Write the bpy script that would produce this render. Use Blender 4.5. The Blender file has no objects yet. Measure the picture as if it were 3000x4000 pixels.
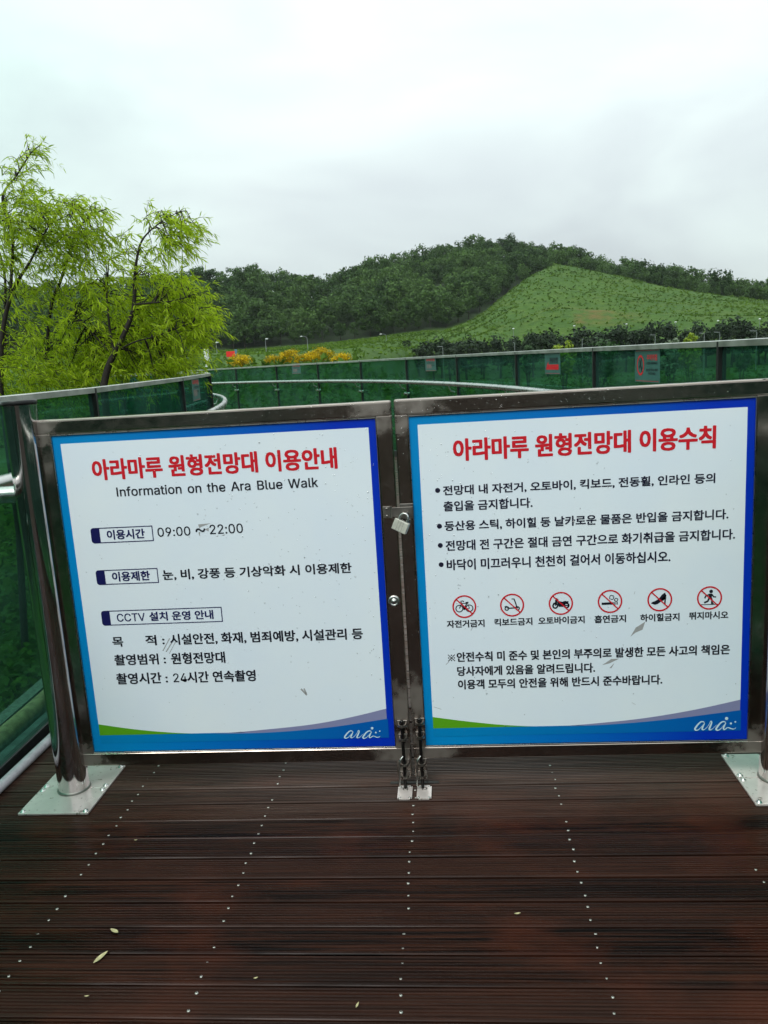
import bpy, bmesh, math, random
import numpy as np
from mathutils import Vector, Matrix

SC = bpy.context.scene
COL = SC.collection
RNG = np.random.default_rng(7)
random.seed(7)
PI = math.pi

# ------------------------------------------------------------------ camera
EYE = np.array([0.0, -2.5228, 1.45])
YAW, PITCH, ROLL, FPX = 0.0863, -0.1854, -0.0607, 3081.94

def cam_axes():
    cy, sy, cp, sp = math.cos(YAW), math.sin(YAW), math.cos(PITCH), math.sin(PITCH)
    f = np.array([-sy * cp, cy * cp, sp])
    r = np.array([cy, sy, 0.0])
    u = np.cross(r, f)
    cr, sr = math.cos(ROLL), math.sin(ROLL)
    return cr * r + sr * u, -sr * r + cr * u, f
CR, CU, CF = cam_axes()
cam = bpy.data.objects.new('camera', bpy.data.cameras.new('camera'))
COL.objects.link(cam)
cam.data.sensor_fit = 'HORIZONTAL'
cam.data.sensor_width = 36.0
cam.data.lens = FPX / 3000.0 * 36.0
cam.data.clip_start, cam.data.clip_end = 0.02, 5000.0
M = Matrix.Identity(4)
for i in range(3):
    M[i][0], M[i][1], M[i][2], M[i][3] = CR[i], CU[i], -CF[i], EYE[i]
cam.matrix_world = M
SC.camera = cam

# ------------------------------------------------------------------ sky and sun
SUN_EL, SUN_AZ = math.radians(52), math.radians(205)      # high, behind the camera
world = bpy.data.worlds.new('World')
SC.world = world
world.use_nodes = True
nt = world.node_tree
nt.nodes.clear()
def wn(t, **k):
    n = nt.nodes.new(t)
    for a, b in k.items():
        setattr(n, a, b)
    return n
def wmath(op, a, b=None):
    n = wn('ShaderNodeMath', operation=op)
    for i, v in enumerate((a, b)):
        if v is None:
            continue
        if isinstance(v, (int, float)):
            n.inputs[i].default_value = v
        else:
            nt.links.new(v, n.inputs[i])
    return n.outputs[0]
sky = wn('ShaderNodeTexSky', sky_type='NISHITA', sun_disc=False, sun_elevation=SUN_EL, sun_rotation=SUN_AZ)
tc = wn('ShaderNodeTexCoord')
sep = wn('ShaderNodeSeparateXYZ')
nt.links.new(tc.outputs['Generated'], sep.inputs[0])
zz = wmath('MAXIMUM', sep.outputs[2], 0.0)
mp = wn('ShaderNodeMapping')
mp.inputs['Scale'].default_value = (1.0, 1.0, 2.6)
nt.links.new(tc.outputs['Generated'], mp.inputs[0])
n1 = wn('ShaderNodeTexNoise')
n1.inputs['Scale'].default_value = 2.3
n1.inputs['Detail'].default_value = 4.0
n1.inputs['Roughness'].default_value = 0.5
n1.inputs['Distortion'].default_value = 0.4
nt.links.new(mp.outputs[0], n1.inputs[0])
lum = wmath('ADD', wmath('MULTIPLY', zz, 11.0), 4.9)
lum = wmath('ADD', lum, wmath('MULTIPLY', wmath('SUBTRACT', n1.outputs['Fac'], 0.5), 5.6))
ramp = wn('ShaderNodeValToRGB')
ramp.color_ramp.elements[0].position = 0.3
ramp.color_ramp.elements[0].color = (0.90, 0.985, 1.03, 1)
ramp.color_ramp.elements[1].position = 0.72
ramp.color_ramp.elements[1].color = (0.93, 1.06, 1.02, 1)
nt.links.new(n1.outputs['Fac'], ramp.inputs[0])
over = wn('ShaderNodeMix', data_type='RGBA', blend_type='MULTIPLY')
over.inputs[0].default_value = 1.0
nt.links.new(ramp.outputs[0], over.inputs[6])
comb = wn('ShaderNodeCombineXYZ')
for i in range(3):
    nt.links.new(lum, comb.inputs[i])
nt.links.new(comb.outputs[0], over.inputs[7])
mixs = wn('ShaderNodeMix', data_type='RGBA')
mixs.inputs[0].default_value = 0.93
nt.links.new(sky.outputs[0], mixs.inputs[6])
nt.links.new(over.outputs[2], mixs.inputs[7])
left = wmath('MULTIPLY', wmath('MAXIMUM', wmath('SUBTRACT', wmath('MULTIPLY', sep.outputs[0], -1.0), 0.22), 0.0), wmath('MULTIPLY', zz, 9.0))
tint = wn('ShaderNodeMix', data_type='RGBA', blend_type='MULTIPLY', clamp_factor=True)
nt.links.new(left, tint.inputs[0])
nt.links.new(mixs.outputs[2], tint.inputs[6])
tint.inputs[7].default_value = (0.86, 1.02, 0.93, 1)
mixs = tint
bg = wn('ShaderNodeBackground')
bg.inputs['Strength'].default_value = 0.1
nt.links.new(mixs.outputs[2], bg.inputs[0])
wo = wn('ShaderNodeOutputWorld')
nt.links.new(bg.outputs[0], wo.inputs[0])

sun = bpy.data.objects.new('sun', bpy.data.lights.new('sun', 'SUN'))
COL.objects.link(sun)
sun.data.energy = 1.35
sun.data.angle = math.radians(25)
sun.data.color = (1.0, 0.97, 0.93)
sd = Vector((math.sin(SUN_AZ) * math.cos(SUN_EL), math.cos(SUN_AZ) * math.cos(SUN_EL), math.sin(SUN_EL)))
sun.rotation_euler = sd.to_track_quat('Z', 'Y').to_euler()
sun.location = (0, -10, 30)

SC.view_settings.view_transform = 'Standard'
SC.view_settings.look = 'None'
SC.view_settings.exposure = 0.35
SC.view_settings.gamma = 1.0
SC.cycles.use_denoising = True
SC.cycles.max_bounces = 10
SC.cycles.transparent_max_bounces = 24
SC.cycles.caustics_reflective = False
SC.cycles.caustics_refractive = False

# ------------------------------------------------------------------ helpers
def ray(u, v):
    d = ((u - 1500) / FPX) * CR - ((v - 2000) / FPX) * CU + CF
    return d
def azel(u, v):
    d = ray(u, v)
    return math.atan2(d[0], d[1]), d[2] / math.hypot(d[0], d[1])
def at_dist(u, v, r):
    d = ray(u, v)
    return EYE + d * (r / math.hypot(d[0], d[1]))

class MB:
    """collects geometry for ONE mesh object"""
    def __init__(s):
        s.v, s.f, s.m, s.sm = [], [], [], []
    def add(s, vs, fs, mat=0, smooth=False):
        o = len(s.v)
        s.v += [tuple(map(float, p)) for p in vs]
        for f in fs:
            s.f.append([i + o for i in f]); s.m.append(mat); s.sm.append(smooth)
    def box(s, a, b, bev=0.0, mat=0, rot=None, loc=(0, 0, 0)):
        bm = bmesh.new()
        bmesh.ops.create_cube(bm, size=1.0)
        for v in bm.verts:
            v.co = Vector([(a[i] + b[i]) / 2 + v.co[i] * (b[i] - a[i]) for i in range(3)])
        if bev > 0:
            bmesh.ops.bevel(bm, geom=list(bm.edges), offset=bev, segments=3, affect='EDGES', profile=0.6)
        s.bm(bm, mat, False, rot, loc)
    def bm(s, bm, mat=0, smooth=False, rot=None, loc=(0, 0, 0)):
        bm.verts.index_update()
        L = Vector(loc)
        vs = [((rot @ v.co) if rot else v.co) + L for v in bm.verts]
        s.add(vs, [[v.index for v in f.verts] for f in bm.faces], mat, smooth)
        bm.free()
    def tube(s, pts, r, n=12, mat=0, cap=True, smooth=True):
        pts = [Vector(p) for p in pts]
        rs = r if isinstance(r, (list, tuple)) else [r] * len(pts)
        rings, up = [], None
        for i, p in enumerate(pts):
            t = (pts[min(i + 1, len(pts) - 1)] - pts[max(i - 1, 0)]).normalized()
            if up is None:
                up = Vector((0, 0, 1)) if abs(t.z) < 0.9 else Vector((1, 0, 0))
            a = (up - t * up.dot(t)).normalized(); b = t.cross(a); up = a
            rings.append([p + (a * math.cos(2 * PI * k / n) + b * math.sin(2 * PI * k / n)) * rs[i] for k in range(n)])
        vs = [q for ring in rings for q in ring]
        fs = []
        for i in range(len(pts) - 1):
            for k in range(n):
                fs.append([i * n + k, i * n + (k + 1) % n, (i + 1) * n + (k + 1) % n, (i + 1) * n + k])
        s.add(vs, fs, mat, smooth)
        if cap:
            s.add(rings[0], [list(range(n))[::-1]], mat); s.add(rings[-1], [list(range(n))], mat)
    def lathe(s, prof, c, n=32, mat=0, smooth=True, axis='Z'):
        vs, fs = [], []
        for (r, z) in prof:
            for k in range(n):
                a = 2 * PI * k / n
                p = (r * math.cos(a), r * math.sin(a), z)
                if axis == 'Y':
                    p = (p[0], -p[2], p[1])
                vs.append((c[0] + p[0], c[1] + p[1], c[2] + p[2]))
        for i in range(len(prof) - 1):
            for k in range(n):
                fs.append([i * n + k, i * n + (k + 1) % n, (i + 1) * n + (k + 1) % n, (i + 1) * n + k])
        s.add(vs, fs, mat, smooth)
    # flat prints: (x, z) drawings in a vertical plane y = const
    def poly(s, pts, y, mat=0):
        s.add([(p[0], y, p[1]) for p in pts], [list(range(len(pts)))], mat)
    def disc(s, c, r, y, mat=0, n=20):
        s.poly([(c[0] + r * math.cos(2 * PI * k / n), c[1] + r * math.sin(2 * PI * k / n)) for k in range(n)], y, mat)
    def ring(s, c, r0, r1, y, mat=0, n=40):
        vs = []
        for k in range(n):
            a = 2 * PI * k / n
            vs += [(c[0] + r0 * math.cos(a), y, c[1] + r0 * math.sin(a)), (c[0] + r1 * math.cos(a), y, c[1] + r1 * math.sin(a))]
        s.add(vs, [[2 * k, 2 * k + 1, (2 * k + 3) % (2 * n), (2 * k + 2) % (2 * n)] for k in range(n)], mat)
    def ribbon(s, pts, w, y, mat=0):
        n = len(pts)
        ws = w if isinstance(w, (list, tuple)) else [w] * n
        L, R = [], []
        for i in range(n):
            a, b = pts[max(i - 1, 0)], pts[min(i + 1, n - 1)]
            dx, dz = b[0] - a[0], b[1] - a[1]
            l = math.hypot(dx, dz) or 1e-9
            nx, nz = -dz / l, dx / l
            L.append((pts[i][0] + nx * ws[i] / 2, y, pts[i][1] + nz * ws[i] / 2))
            R.append((pts[i][0] - nx * ws[i] / 2, y, pts[i][1] - nz * ws[i] / 2))
        s.add(L + R, [[i, i + 1, n + i + 1, n + i] for i in range(n - 1)], mat)
    def build(s, name, mats, parent=None):
        me = bpy.data.meshes.new(name)
        me.from_pydata(s.v, [], s.f)
        for m in (mats if isinstance(mats, (list, tuple)) else [mats]):
            me.materials.append(m)
        me.polygons.foreach_set('material_index', s.m)
        me.polygons.foreach_set('use_smooth', s.sm)
        me.update()
        o = bpy.data.objects.new(name, me)
        COL.objects.link(o)
        if parent:
            o.parent = parent
            o.matrix_parent_inverse = parent.matrix_basis.inverted()
        return o

def tag(o, label=None, cat=None, group=None, kind=None):
    if label: o['label'] = label
    if cat: o['category'] = cat
    if group: o['group'] = group
    if kind: o['kind'] = kind
    return o
def thing(name, loc, label, cat, group=None):
    o = bpy.data.objects.new(name, None)
    o.location = loc
    o.empty_display_size = 0.1
    COL.objects.link(o)
    return tag(o, label, cat, group)
def catmull(P, k=8):
    P = [np.array(p, float) for p in P]
    out = []
    for i in range(len(P) - 1):
        p0, p1, p2, p3 = P[max(i - 1, 0)], P[i], P[i + 1], P[min(i + 2, len(P) - 1)]
        for j in range(k):
            t = j / k
            out.append(0.5 * (2 * p1 + (p2 - p0) * t + (2 * p0 - 5 * p1 + 4 * p2 - p3) * t * t + (3 * p1 - p0 - 3 * p2 + p3) * t ** 3))
    out.append(P[-1])
    return out

# ------------------------------------------------------------------ materials
class NT:
    def __init__(s, name):
        s.m = bpy.data.materials.new(name); s.m.use_nodes = True
        s.t = s.m.node_tree; s.t.nodes.clear()
        s.out = s.t.nodes.new('ShaderNodeOutputMaterial')
    def n(s, t, **k):
        x = s.t.nodes.new(t)
        for a, b in k.items():
            setattr(x, a, b)
        return x
    def l(s, a, b): s.t.links.new(a, b)
    def put(s, sock, v):
        if isinstance(v, bpy.types.NodeSocket): s.l(v, sock)
        else: sock.default_value = v
    def math(s, op, a, b=0.0, clamp=False):
        x = s.n('ShaderNodeMath', operation=op, use_clamp=clamp); s.put(x.inputs[0], a); s.put(x.inputs[1], b)
        return x.outputs[0]
    def mix(s, f, a, b):
        x = s.n('ShaderNodeMix', data_type='RGBA'); s.put(x.inputs[0], f); s.put(x.inputs[6], a); s.put(x.inputs[7], b)
        return x.outputs[2]
    def noise(s, vec, scale, detail=3.0, rough=0.55):
        x = s.n('ShaderNodeTexNoise'); x.inputs['Scale'].default_value = scale
        x.inputs['Detail'].default_value = detail; x.inputs['Roughness'].default_value = rough
        if vec is not None: s.l(vec, x.inputs['Vector'])
        return x.outputs['Fac']
    def coord(s, which='Object'): return s.n('ShaderNodeTexCoord').outputs[which]
    def pos(s): return s.n('ShaderNodeNewGeometry').outputs['Position']
    def scale(s, vec, sc):
        x = s.n('ShaderNodeMapping'); x.inputs['Scale'].default_value = sc; s.l(vec, x.inputs[0]); return x.outputs[0]
    def rng(s, v, a, b, c, d):
        x = s.n('ShaderNodeMapRange'); x.clamp = True
        s.put(x.inputs[0], v)
        for i, q in enumerate((a, b, c, d)): x.inputs[i + 1].default_value = q
        return x.outputs[0]
    def attr(s, name): return s.n('ShaderNodeAttribute', attribute_name=name).outputs['Fac']
    def bump(s, h, st=0.3, dist=0.01):
        x = s.n('ShaderNodeBump'); x.inputs['Strength'].default_value = st; x.inputs['Distance'].default_value = dist
        s.l(h, x.inputs['Height']); return x.outputs[0]
    def pbr(s, col, rough=0.5, metal=0.0, spec=0.5, normal=None, **k):
        p = s.n('ShaderNodeBsdfPrincipled')
        s.put(p.inputs['Base Color'], col); s.put(p.inputs['Roughness'], rough); s.put(p.inputs['Metallic'], metal)
        p.inputs['Specular IOR Level'].default_value = spec
        for a, b in k.items():
            s.put(p.inputs[a.replace('_', ' ')], b)
        if normal is not None: s.l(normal, p.inputs['Normal'])
        s.l(p.outputs[0], s.out.inputs[0])
        return p

def c4(r, g, b): return (r, g, b, 1.0)
def simple(name, col, rough=0.5, metal=0.0, spec=0.5, var=0.0, vs=20.0):
    t = NT(name)
    c = c4(*col)
    if var > 0:
        f = t.noise(t.coord(), vs, 4)
        c = t.mix(t.rng(f, .35, .65, 0, 1), c4(*[x * (1 - var) for x in col]), c4(*[x * (1 + var) for x in col]))
    t.pbr(c, rough, metal, spec)
    return t.m

# brushed, weathered stainless of the gate frames, with pale cleaned patches round the welds
def mat_frame():
    t = NT('stainless_frame')
    P = t.pos()
    d = None
    for q in ((-0.23, 0, 1.31), (-0.10, 0, 1.29), (-0.23, 0, .12), (-.10, 0, .13), (-1.35, 0, .11), (-1.36, 0, 1.32), (.97, 0, .12), (-0.20, 0, .30), (-.14, 0, .32)):
        x = t.n('ShaderNodeVectorMath', operation='DISTANCE'); t.l(P, x.inputs[0]); x.inputs[1].default_value = q
        d = x.outputs['Value'] if d is None else t.math('MINIMUM', d, x.outputs['Value'])
    nz = t.noise(P, 22.0, 4)
    dd = t.math('ADD', d, t.math('MULTIPLY', t.math('SUBTRACT', nz, .5), .20))
    patch = t.rng(dd, .030, .095, 1, 0)
    br = t.noise(P, 34.0, 3)
    big = t.noise(P, 5.0, 3)
    col = t.mix(t.rng(big, .35, .7, 0, 1), c4(.32, .27, .235), c4(.41, .35, .31))
    col = t.mix(t.math('MULTIPLY', patch, .6), col, c4(.34, .30, .27))
    rough = t.math('ADD', t.rng(br, .3, .7, .12, .24), t.math('MULTIPLY', patch, .22))
    t.pbr(col, rough, t.math('SUBTRACT', 1.0, t.math('MULTIPLY', patch, .25)), normal=t.bump(br, .012, .002))
    return t.m
def mat_steel(name, col, r0, r1, dirt=0.0, metal=1.0):
    t = NT(name)
    P = t.pos()
    f = t.noise(P, 9.0, 4)
    g = t.noise(P, 60.0, 4)
    c = t.mix(t.rng(f, .35, .65, 0, 1), c4(*[x * .8 for x in col]), c4(*col))
    if dirt:
        c = t.mix(t.math('MULTIPLY', t.rng(g, .62, .72, 0, 1), dirt), c, c4(.10, .09, .06))
    t.pbr(c, t.rng(f, .3, .7, r0, r1), metal, normal=t.bump(g, .02, .002))
    return t.m
FRAME = mat_frame()
POLISH = mat_steel('polished_stainless', (.70, .645, .635), .05, .13)
PLATE = mat_steel('matt_plate', (.70, .605, .575), .15, .28, .9, .30)
STEEL = mat_steel('satin_steel', (.60, .60, .58), .22, .35, .2)
BOLT = mat_steel('worn_bolt_steel', (.34, .31, .285), .32, .48, .4)
ALU = mat_steel('rail_aluminium', (.58, .58, .55), .35, .5, .4)
BLACKM = simple('black_post_paint', (.012, .012, .012), .4, 0, .4, .3)
IRON = simple('dark_iron', (.02, .017, .015), .6, .4, .4, .4, 60)
CONDUIT = simple('pale_conduit', (.40, .365, .395), .5, 0, .4, .15, 30)
SEAM = simple('seam_shadow_gap', (.02, .02, .02), .8)
PADLOCK = simple('padlock_body', (.50, .49, .43), .45, .35, .5, .12, 80)

def mat_board():
    """printed panel: white sheet"""
    t = NT('board_white')
    P = t.pos()
    f = t.noise(P, 3.0, 4); g = t.noise(P, 55.0, 4, .7)
    c = t.mix(t.rng(f, .3, .7, 0, 1), c4(.75, .83, .92), c4(.80, .865, .91))
    t.pbr(c, .34, 0, .45)
    return t.m
def grad(name, a, b, c=None):
    t = NT(name)
    x = t.n('ShaderNodeSeparateXYZ'); t.l(t.coord('Generated'), x.inputs[0])
    r = t.n('ShaderNodeValToRGB')
    r.color_ramp.elements[0].color = c4(*a); r.color_ramp.elements[1].color = c4(*b)
    r.color_ramp.elements[0].position = .12; r.color_ramp.elements[1].position = .88
    t.l(x.outputs[0], r.inputs[0])
    t.pbr(r.outputs[0], .3, 0, .45)
    return t.m
WHITE = mat_board()
BORDER = grad('print_border_blue', (.0, .235, .58), (.0, .030, .47))
BAND = grad('print_band_blue', (.0, .22, .52), (.0, .105, .42))
GREEN = simple('print_green', (.10, .36, .01), .35)
LILAC = simple('print_lilac', (.235, .245, .42), .35)
INK = simple('print_black', (.008, .009, .018), .35)
NAVY = simple('print_navy', (.008, .008, .085), .35)
RED = simple('print_red', (.62, .010, .022), .35)
LOGOW = simple('print_logo_white', (.60, .78, .86), .35)
SCUFF = simple('scuff_grey', (.34, .34, .34), .6)

def mat_glass():
    t = NT('green_tinted_glass')
    tr = t.n('ShaderNodeBsdfTransparent'); tr.inputs[0].default_value = c4(.40, .65, .57)
    gl = t.n('ShaderNodeBsdfGlossy'); gl.inputs['Roughness'].default_value = 0.03
    gl.inputs['Color'].default_value = c4(.75, .95, .9)
    df = t.n('ShaderNodeBsdfDiffuse'); df.inputs[0].default_value = c4(.13, .27, .24)
    fr = t.n('ShaderNodeFresnel'); fr.inputs[0].default_value = 1.42
    sheen_film = t.noise(t.pos(), 3.0, 5)  # sky reflection on the panes, painted as patchy teal diffuse
    a = t.n('ShaderNodeMixShader'); t.l(t.rng(sheen_film, .32, .72, .02, .17), a.inputs[0]); t.l(tr.outputs[0], a.inputs[1]); t.l(df.outputs[0], a.inputs[2])
    fac = t.math('MULTIPLY', fr.outputs[0], t.math('SUBTRACT', 1.0, t.n('ShaderNodeNewGeometry').outputs['Backfacing']))
    b = t.n('ShaderNodeMixShader'); t.l(fac, b.inputs[0]); t.l(a.outputs[0], b.inputs[1]); t.l(gl.outputs[0], b.inputs[2])
    t.l(b.outputs[0], t.out.inputs[0])
    return t.m
GLASS = mat_glass()

def mat_wood():
    t = NT('wet_dark_deck_wood')
    P = t.coord()
    rnd = t.attr('plank')
    v = t.n('ShaderNodeCombineXYZ'); t.l(t.math('MULTIPLY', rnd, 37.0), v.inputs[0]); t.l(t.math('MULTIPLY', rnd, 5.0), v.inputs[2])
    ad = t.n('ShaderNodeVectorMath', operation='ADD'); t.l(P, ad.inputs[0]); t.l(v.outputs[0], ad.inputs[1])
    Q = ad.outputs[0]
    grain = t.noise(t.scale(Q, (2.2, 120, 60)), 1.0, 5, .6)
    blot = t.noise(t.scale(Q, (1.3, 7, 7)), 1.0, 4, .6)
    red = t.noise(t.scale(P, (1.0, 1.6, 1.0)), 1.7, 4, .6)
    c = t.mix(t.rng(grain, .42, .62, 0, 1), c4(.0026, .0012, .0009), c4(.037, .0122, .0066))
    c = t.mix(t.rng(blot, .35, .7, 0, .75), c, c4(.0055, .0034, .0028))
    c = t.mix(t.rng(red, .50, .72, 0, .7), c, c4(.070, .0160, .0070))
    c = t.mix(t.rng(rnd, .2, 1, 0, .4), c, c4(.045, .019, .013))
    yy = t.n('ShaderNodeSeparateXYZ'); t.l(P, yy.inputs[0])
    gate_sheen = t.math('ADD', t.rng(yy.outputs[1], -.35, .14, 0, .62), t.math('MULTIPLY', t.math('SUBTRACT', blot, .5), .9))  # sheen painted into the plank colour, paler towards the gate
    gate_sheen = t.math('MULTIPLY', t.math('MAXIMUM', gate_sheen, 0.0), t.rng(yy.outputs[1], -.42, -.1, 0, 1))
    c = t.mix(gate_sheen, c, t.mix(t.rng(grain, .35, .65, 0, 1), c4(.050, .030, .024), c4(.120, .074, .058)))
    wet = t.noise(t.scale(Q, (1.5, 14, 14)), 1.0, 4, .6)
    t.pbr(c, t.rng(wet, .38, .62, .12, .55), 0, .095, normal=t.bump(grain, .25, .004))
    return t.m
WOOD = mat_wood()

def mat_leaf(name, a, b, trans=0.4, attr='tint', spec=0.25):
    """a..b: the leaves' own dark and light tones, spread by a per-leaf value"""
    t = NT(name)
    r = t.n('ShaderNodeObjectInfo').outputs['Random']
    f = t.math('ADD', t.math('MULTIPLY', t.attr(attr), .8), t.math('MULTIPLY', r, .25), True)
    c = t.mix(f, c4(*a), c4(*b))
    p = t.n('ShaderNodeBsdfPrincipled'); t.l(c, p.inputs['Base Color'])
    p.inputs['Roughness'].default_value = .5; p.inputs['Specular IOR Level'].default_value = spec
    tl = t.n('ShaderNodeBsdfTranslucent'); t.l(c, tl.inputs[0])
    m = t.n('ShaderNodeMixShader'); m.inputs[0].default_value = trans
    t.l(p.outputs[0], m.inputs[1]); t.l(tl.outputs[0], m.inputs[2]); t.l(m.outputs[0], t.out.inputs[0])
    return t.m
LEAF_WILLOW = mat_leaf('willow_leaf', (.15, .25, .004), (.62, .80, .035), .60)
LEAF_FOREST = mat_leaf('forest_leaf', (.005, .020, .007), (.082, .148, .040), .2, 'tint', .04)
LEAF_PINE = mat_leaf('pine_needles', (.010, .020, .012), (.036, .054, .028), .1, 'tint', .04)
LEAF_YELLOW = mat_leaf('golden_leaf', (.10, .09, .003), (.88, .60, .008), .3, 'tint', .1)
LEAF_LIME = mat_leaf('lime_leaf', (.10, .17, .01), (.36, .44, .03), .35)
LEAF_GREY = mat_leaf('grey_green_leaf', (.10, .14, .08), (.30, .36, .24), .3)
LEAF_DARK = mat_leaf('dark_green_leaf', (.02, .05, .015), (.06, .13, .04), .25)
WEED = mat_leaf('weed_leaf', (.030, .074, .008), (.130, .220, .026), .40, 'tint', .05)
BARK = simple('willow_bark', (.018, .014, .011), .8, 0, .3, .4, 40)
TRUNK = simple('trunk_bark', (.04, .032, .025), .85, 0, .2, .3, 10)
LEAF_FALLEN = simple('fallen_leaf', (.42, .38, .20), .5, 0, .4, .25, 60)
LAMPM = simple('lamp_metal', (.24, .26, .27), .5, .3, .4)
LAMPW = simple('lamp_white', (.62, .64, .64), .4)
REDP = simple('red_panel', (.70, .02, .015), .45)
CONC = simple('concrete_edge', (.12, .14, .14), .8, 0, .2, .3, 12)
CONC3 = simple('grey_kerb', (.15, .16, .14), .85, 0, .2, .4, 60)
CONC2 = simple('mossy_concrete', (.34, .24, .13), .85, 0, .2, .35, 25)

def mat_ground():
    t = NT('grass_ground')
    P = t.pos()
    a = t.noise(P, .05, 6, .65); b = t.noise(P, .6, 5, .7); c_ = t.noise(P, 5.0, 4, .7)
    c = t.mix(t.rng(a, .35, .65, 0, 1), c4(.030, .076, .010), c4(.062, .122, .017))
    c = t.mix(t.rng(t.noise(P, .14, 4, .7), .45, .68, 0, .7), c, c4(.085, .125, .018))
    c = t.mix(t.rng(b, .35, .7, 0, .8), c, c4(.022, .055, .012))
    c = t.mix(t.rng(c_, .45, .75, 0, .5), c, c4(.09, .16, .03))
    c = t.mix(t.math('MULTIPLY', t.attr('bare'), t.rng(t.noise(P, .22, 5, .7), .42, .60, 0, .85)), c, c4(.13, .088, .026))
    c = t.mix(t.math('MULTIPLY', t.attr('bench'), t.rng(b, .35, .6, .1, .8)), c, c4(.115, .160, .042))
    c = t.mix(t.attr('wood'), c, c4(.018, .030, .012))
    c = t.mix(t.attr('dark_bank'), c, t.mix(b, c4(.012, .009, .006), c4(.020, .014, .010)))  # near-black tone of the added bank, for the gate steel to mirror
    t.pbr(c, .9, 0, .15, normal=t.bump(b, .8, .6))
    return t.m
GROUND = mat_ground()

# ------------------------------------------------------------------ terrain
# knots by direction: (u in the wide photo / 1.8084, foot distance, foot height, tree-line distance, its elevation, crest distance, tree-top elevation)
def hor(u): return 786 - 0.0605 * (u - 829)
TB = [  # u, rf, hf, rb, elb, rc, elc
    (-900, 60, 1.9, 225, .030, 320, .110), (-200, 60, 1.9, 225, .034, 320, .126), (300, 60, 1.9, 225, .034, 320, .126),
    (420, 60, 1.9, 225, .027, 320, .131), (520, 60, 1.9, 225, .026, 322, .132), (600, 60, 1.85, 225, .026, 324, .1245),
    (700, 60, 1.8, 225, .027, 326, .117), (740, 60, 1.8, 225, .028, 328, .112), (780, 62, 1.7, 225, .030, 330, .124),
    (850, 90, 1.6, 225, .033, 338, .135), (920, 140, 2.5, 228, .0364, 350, .141), (960, 160, 3.2, 230, .0364, 358, .145),
    (1000, 165, 3.6, 236, .043, 366, .149), (1020, 165, 3.8, 241, .0467, 370, .150), (1060, 165, 4, 260, .0600, 374, .151),
    (1090, 165, 4, 275, .0720, 376, .1512), (1120, 165, 4, 290, .0840, 378, .149), (1150, 165, 4, 308, .0950, 380, .146),
    (1200, 165, 4, 330, .1070, 382, .137), (1260, 165, 4, 330, .0998, 382, .1244), (1300, 165, 4, 328, .0935, 378, .116),
    (1330, 165, 4, 325, .0886, 374, .111), (1400, 165, 4, 315, .0773, 366, .102), (1440, 165, 4, 308, .0715, 358, .097),
    (1500, 165, 4, 298, .0635, 344, .0854), (1540, 165, 4, 292, .0590, 336, .078), (1600, 165, 4, 286, .0530, 328, .072),
    (1659, 165, 4, 280, .0464, 320, .069), (1900, 165, 4, 270, .035, 312, .060), (2400, 165, 4, 262, .030, 305, .050)]
TAZ = np.array([azel(q[0] * 1.8084, hor(q[0]) * 1.8084)[0] for q in TB])
TV = np.array([q[1:] for q in TB], float)
for i_, q_ in enumerate(TB):
    for j_ in (3, 5): TV[i_, j_] = azel(q_[0] * 1.8084, (hor(q_[0]) - q_[j_ + 1] * 1704.5) * 1.8084)[1]
def knots(az):
    return [np.interp(az, TAZ, TV[:, i]) for i in range(6)]
def vnoise(x, y, s, seed=0.0):
    return (np.sin(x / s * 1.7 + seed) * np.cos(y / s * 1.3 - seed * 2.1) + np.sin(x / s * .63 - y / s * 1.1 + seed * 3.7) * .8 + np.sin((x + y) / s * 2.9 + seed) * .4) / 2.2
def height(x, y):
    x = np.asarray(x, float); y = np.asarray(y, float)
    dx, dy = x - EYE[0], y - EYE[1]
    r = np.hypot(dx, dy); az = np.arctan2(dx, dy)
    rf, hf, rb, elb, rc, elc = knots(az)
    zb = 1.45 + elb * rb
    zc = 1.45 + elc * rc - 8.5
    right = np.clip((rf - 60) / 90.0, 0, 1)
    near = -1.15 + .25 * vnoise(x, y, 3.1, 1.0) * np.clip((r - 5) / 8, 0, 1)
    h = near.copy()
    # open field, then a low valley on the right
    a = np.clip((r - 22) / np.maximum(rf - 22, 1), 0, 1)
    field_l = near * (1 - a) + hf * a
    v = np.clip((r - 55) / 30, 0, 1)
    valley = near * (1 - v) - 2.0 * v
    vv = np.clip((r - 132) / 33, 0, 1)
    valley = valley * (1 - vv) + hf * vv
    h = field_l * (1 - right) + valley * right
    t = np.clip((r - rf) / (rb - rf), 0, 1)
    k = 4.0
    st = (np.floor(t * k) + np.clip((t * k - np.floor(t * k)) * 1.9, 0, 1)) / k
    h = np.where(r > rf, hf + (zb - hf) * st + .35 * vnoise(x, y, 9.0, 2.0) * np.clip(t * 6, 0, 1), h)
    t2 = np.clip((r - rb) / (rc - rb), 0, 1)
    h = np.where(r > rb, zb + (zc - zb) * t2, h)
    h = np.where(r > rc, zc - (r - rc) * .16, h)
    h = np.maximum(h, -6)
    # unseen bank added behind the camera, a dark reflection for the steel
    back = np.clip((np.abs(az) - 1.15) / .5, 0, 1)
    hb = -1.15 + np.clip((r - 9) / 40, 0, 1.6) ** 1.0 * 9.0
    return h * (1 - back) + hb * back
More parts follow.
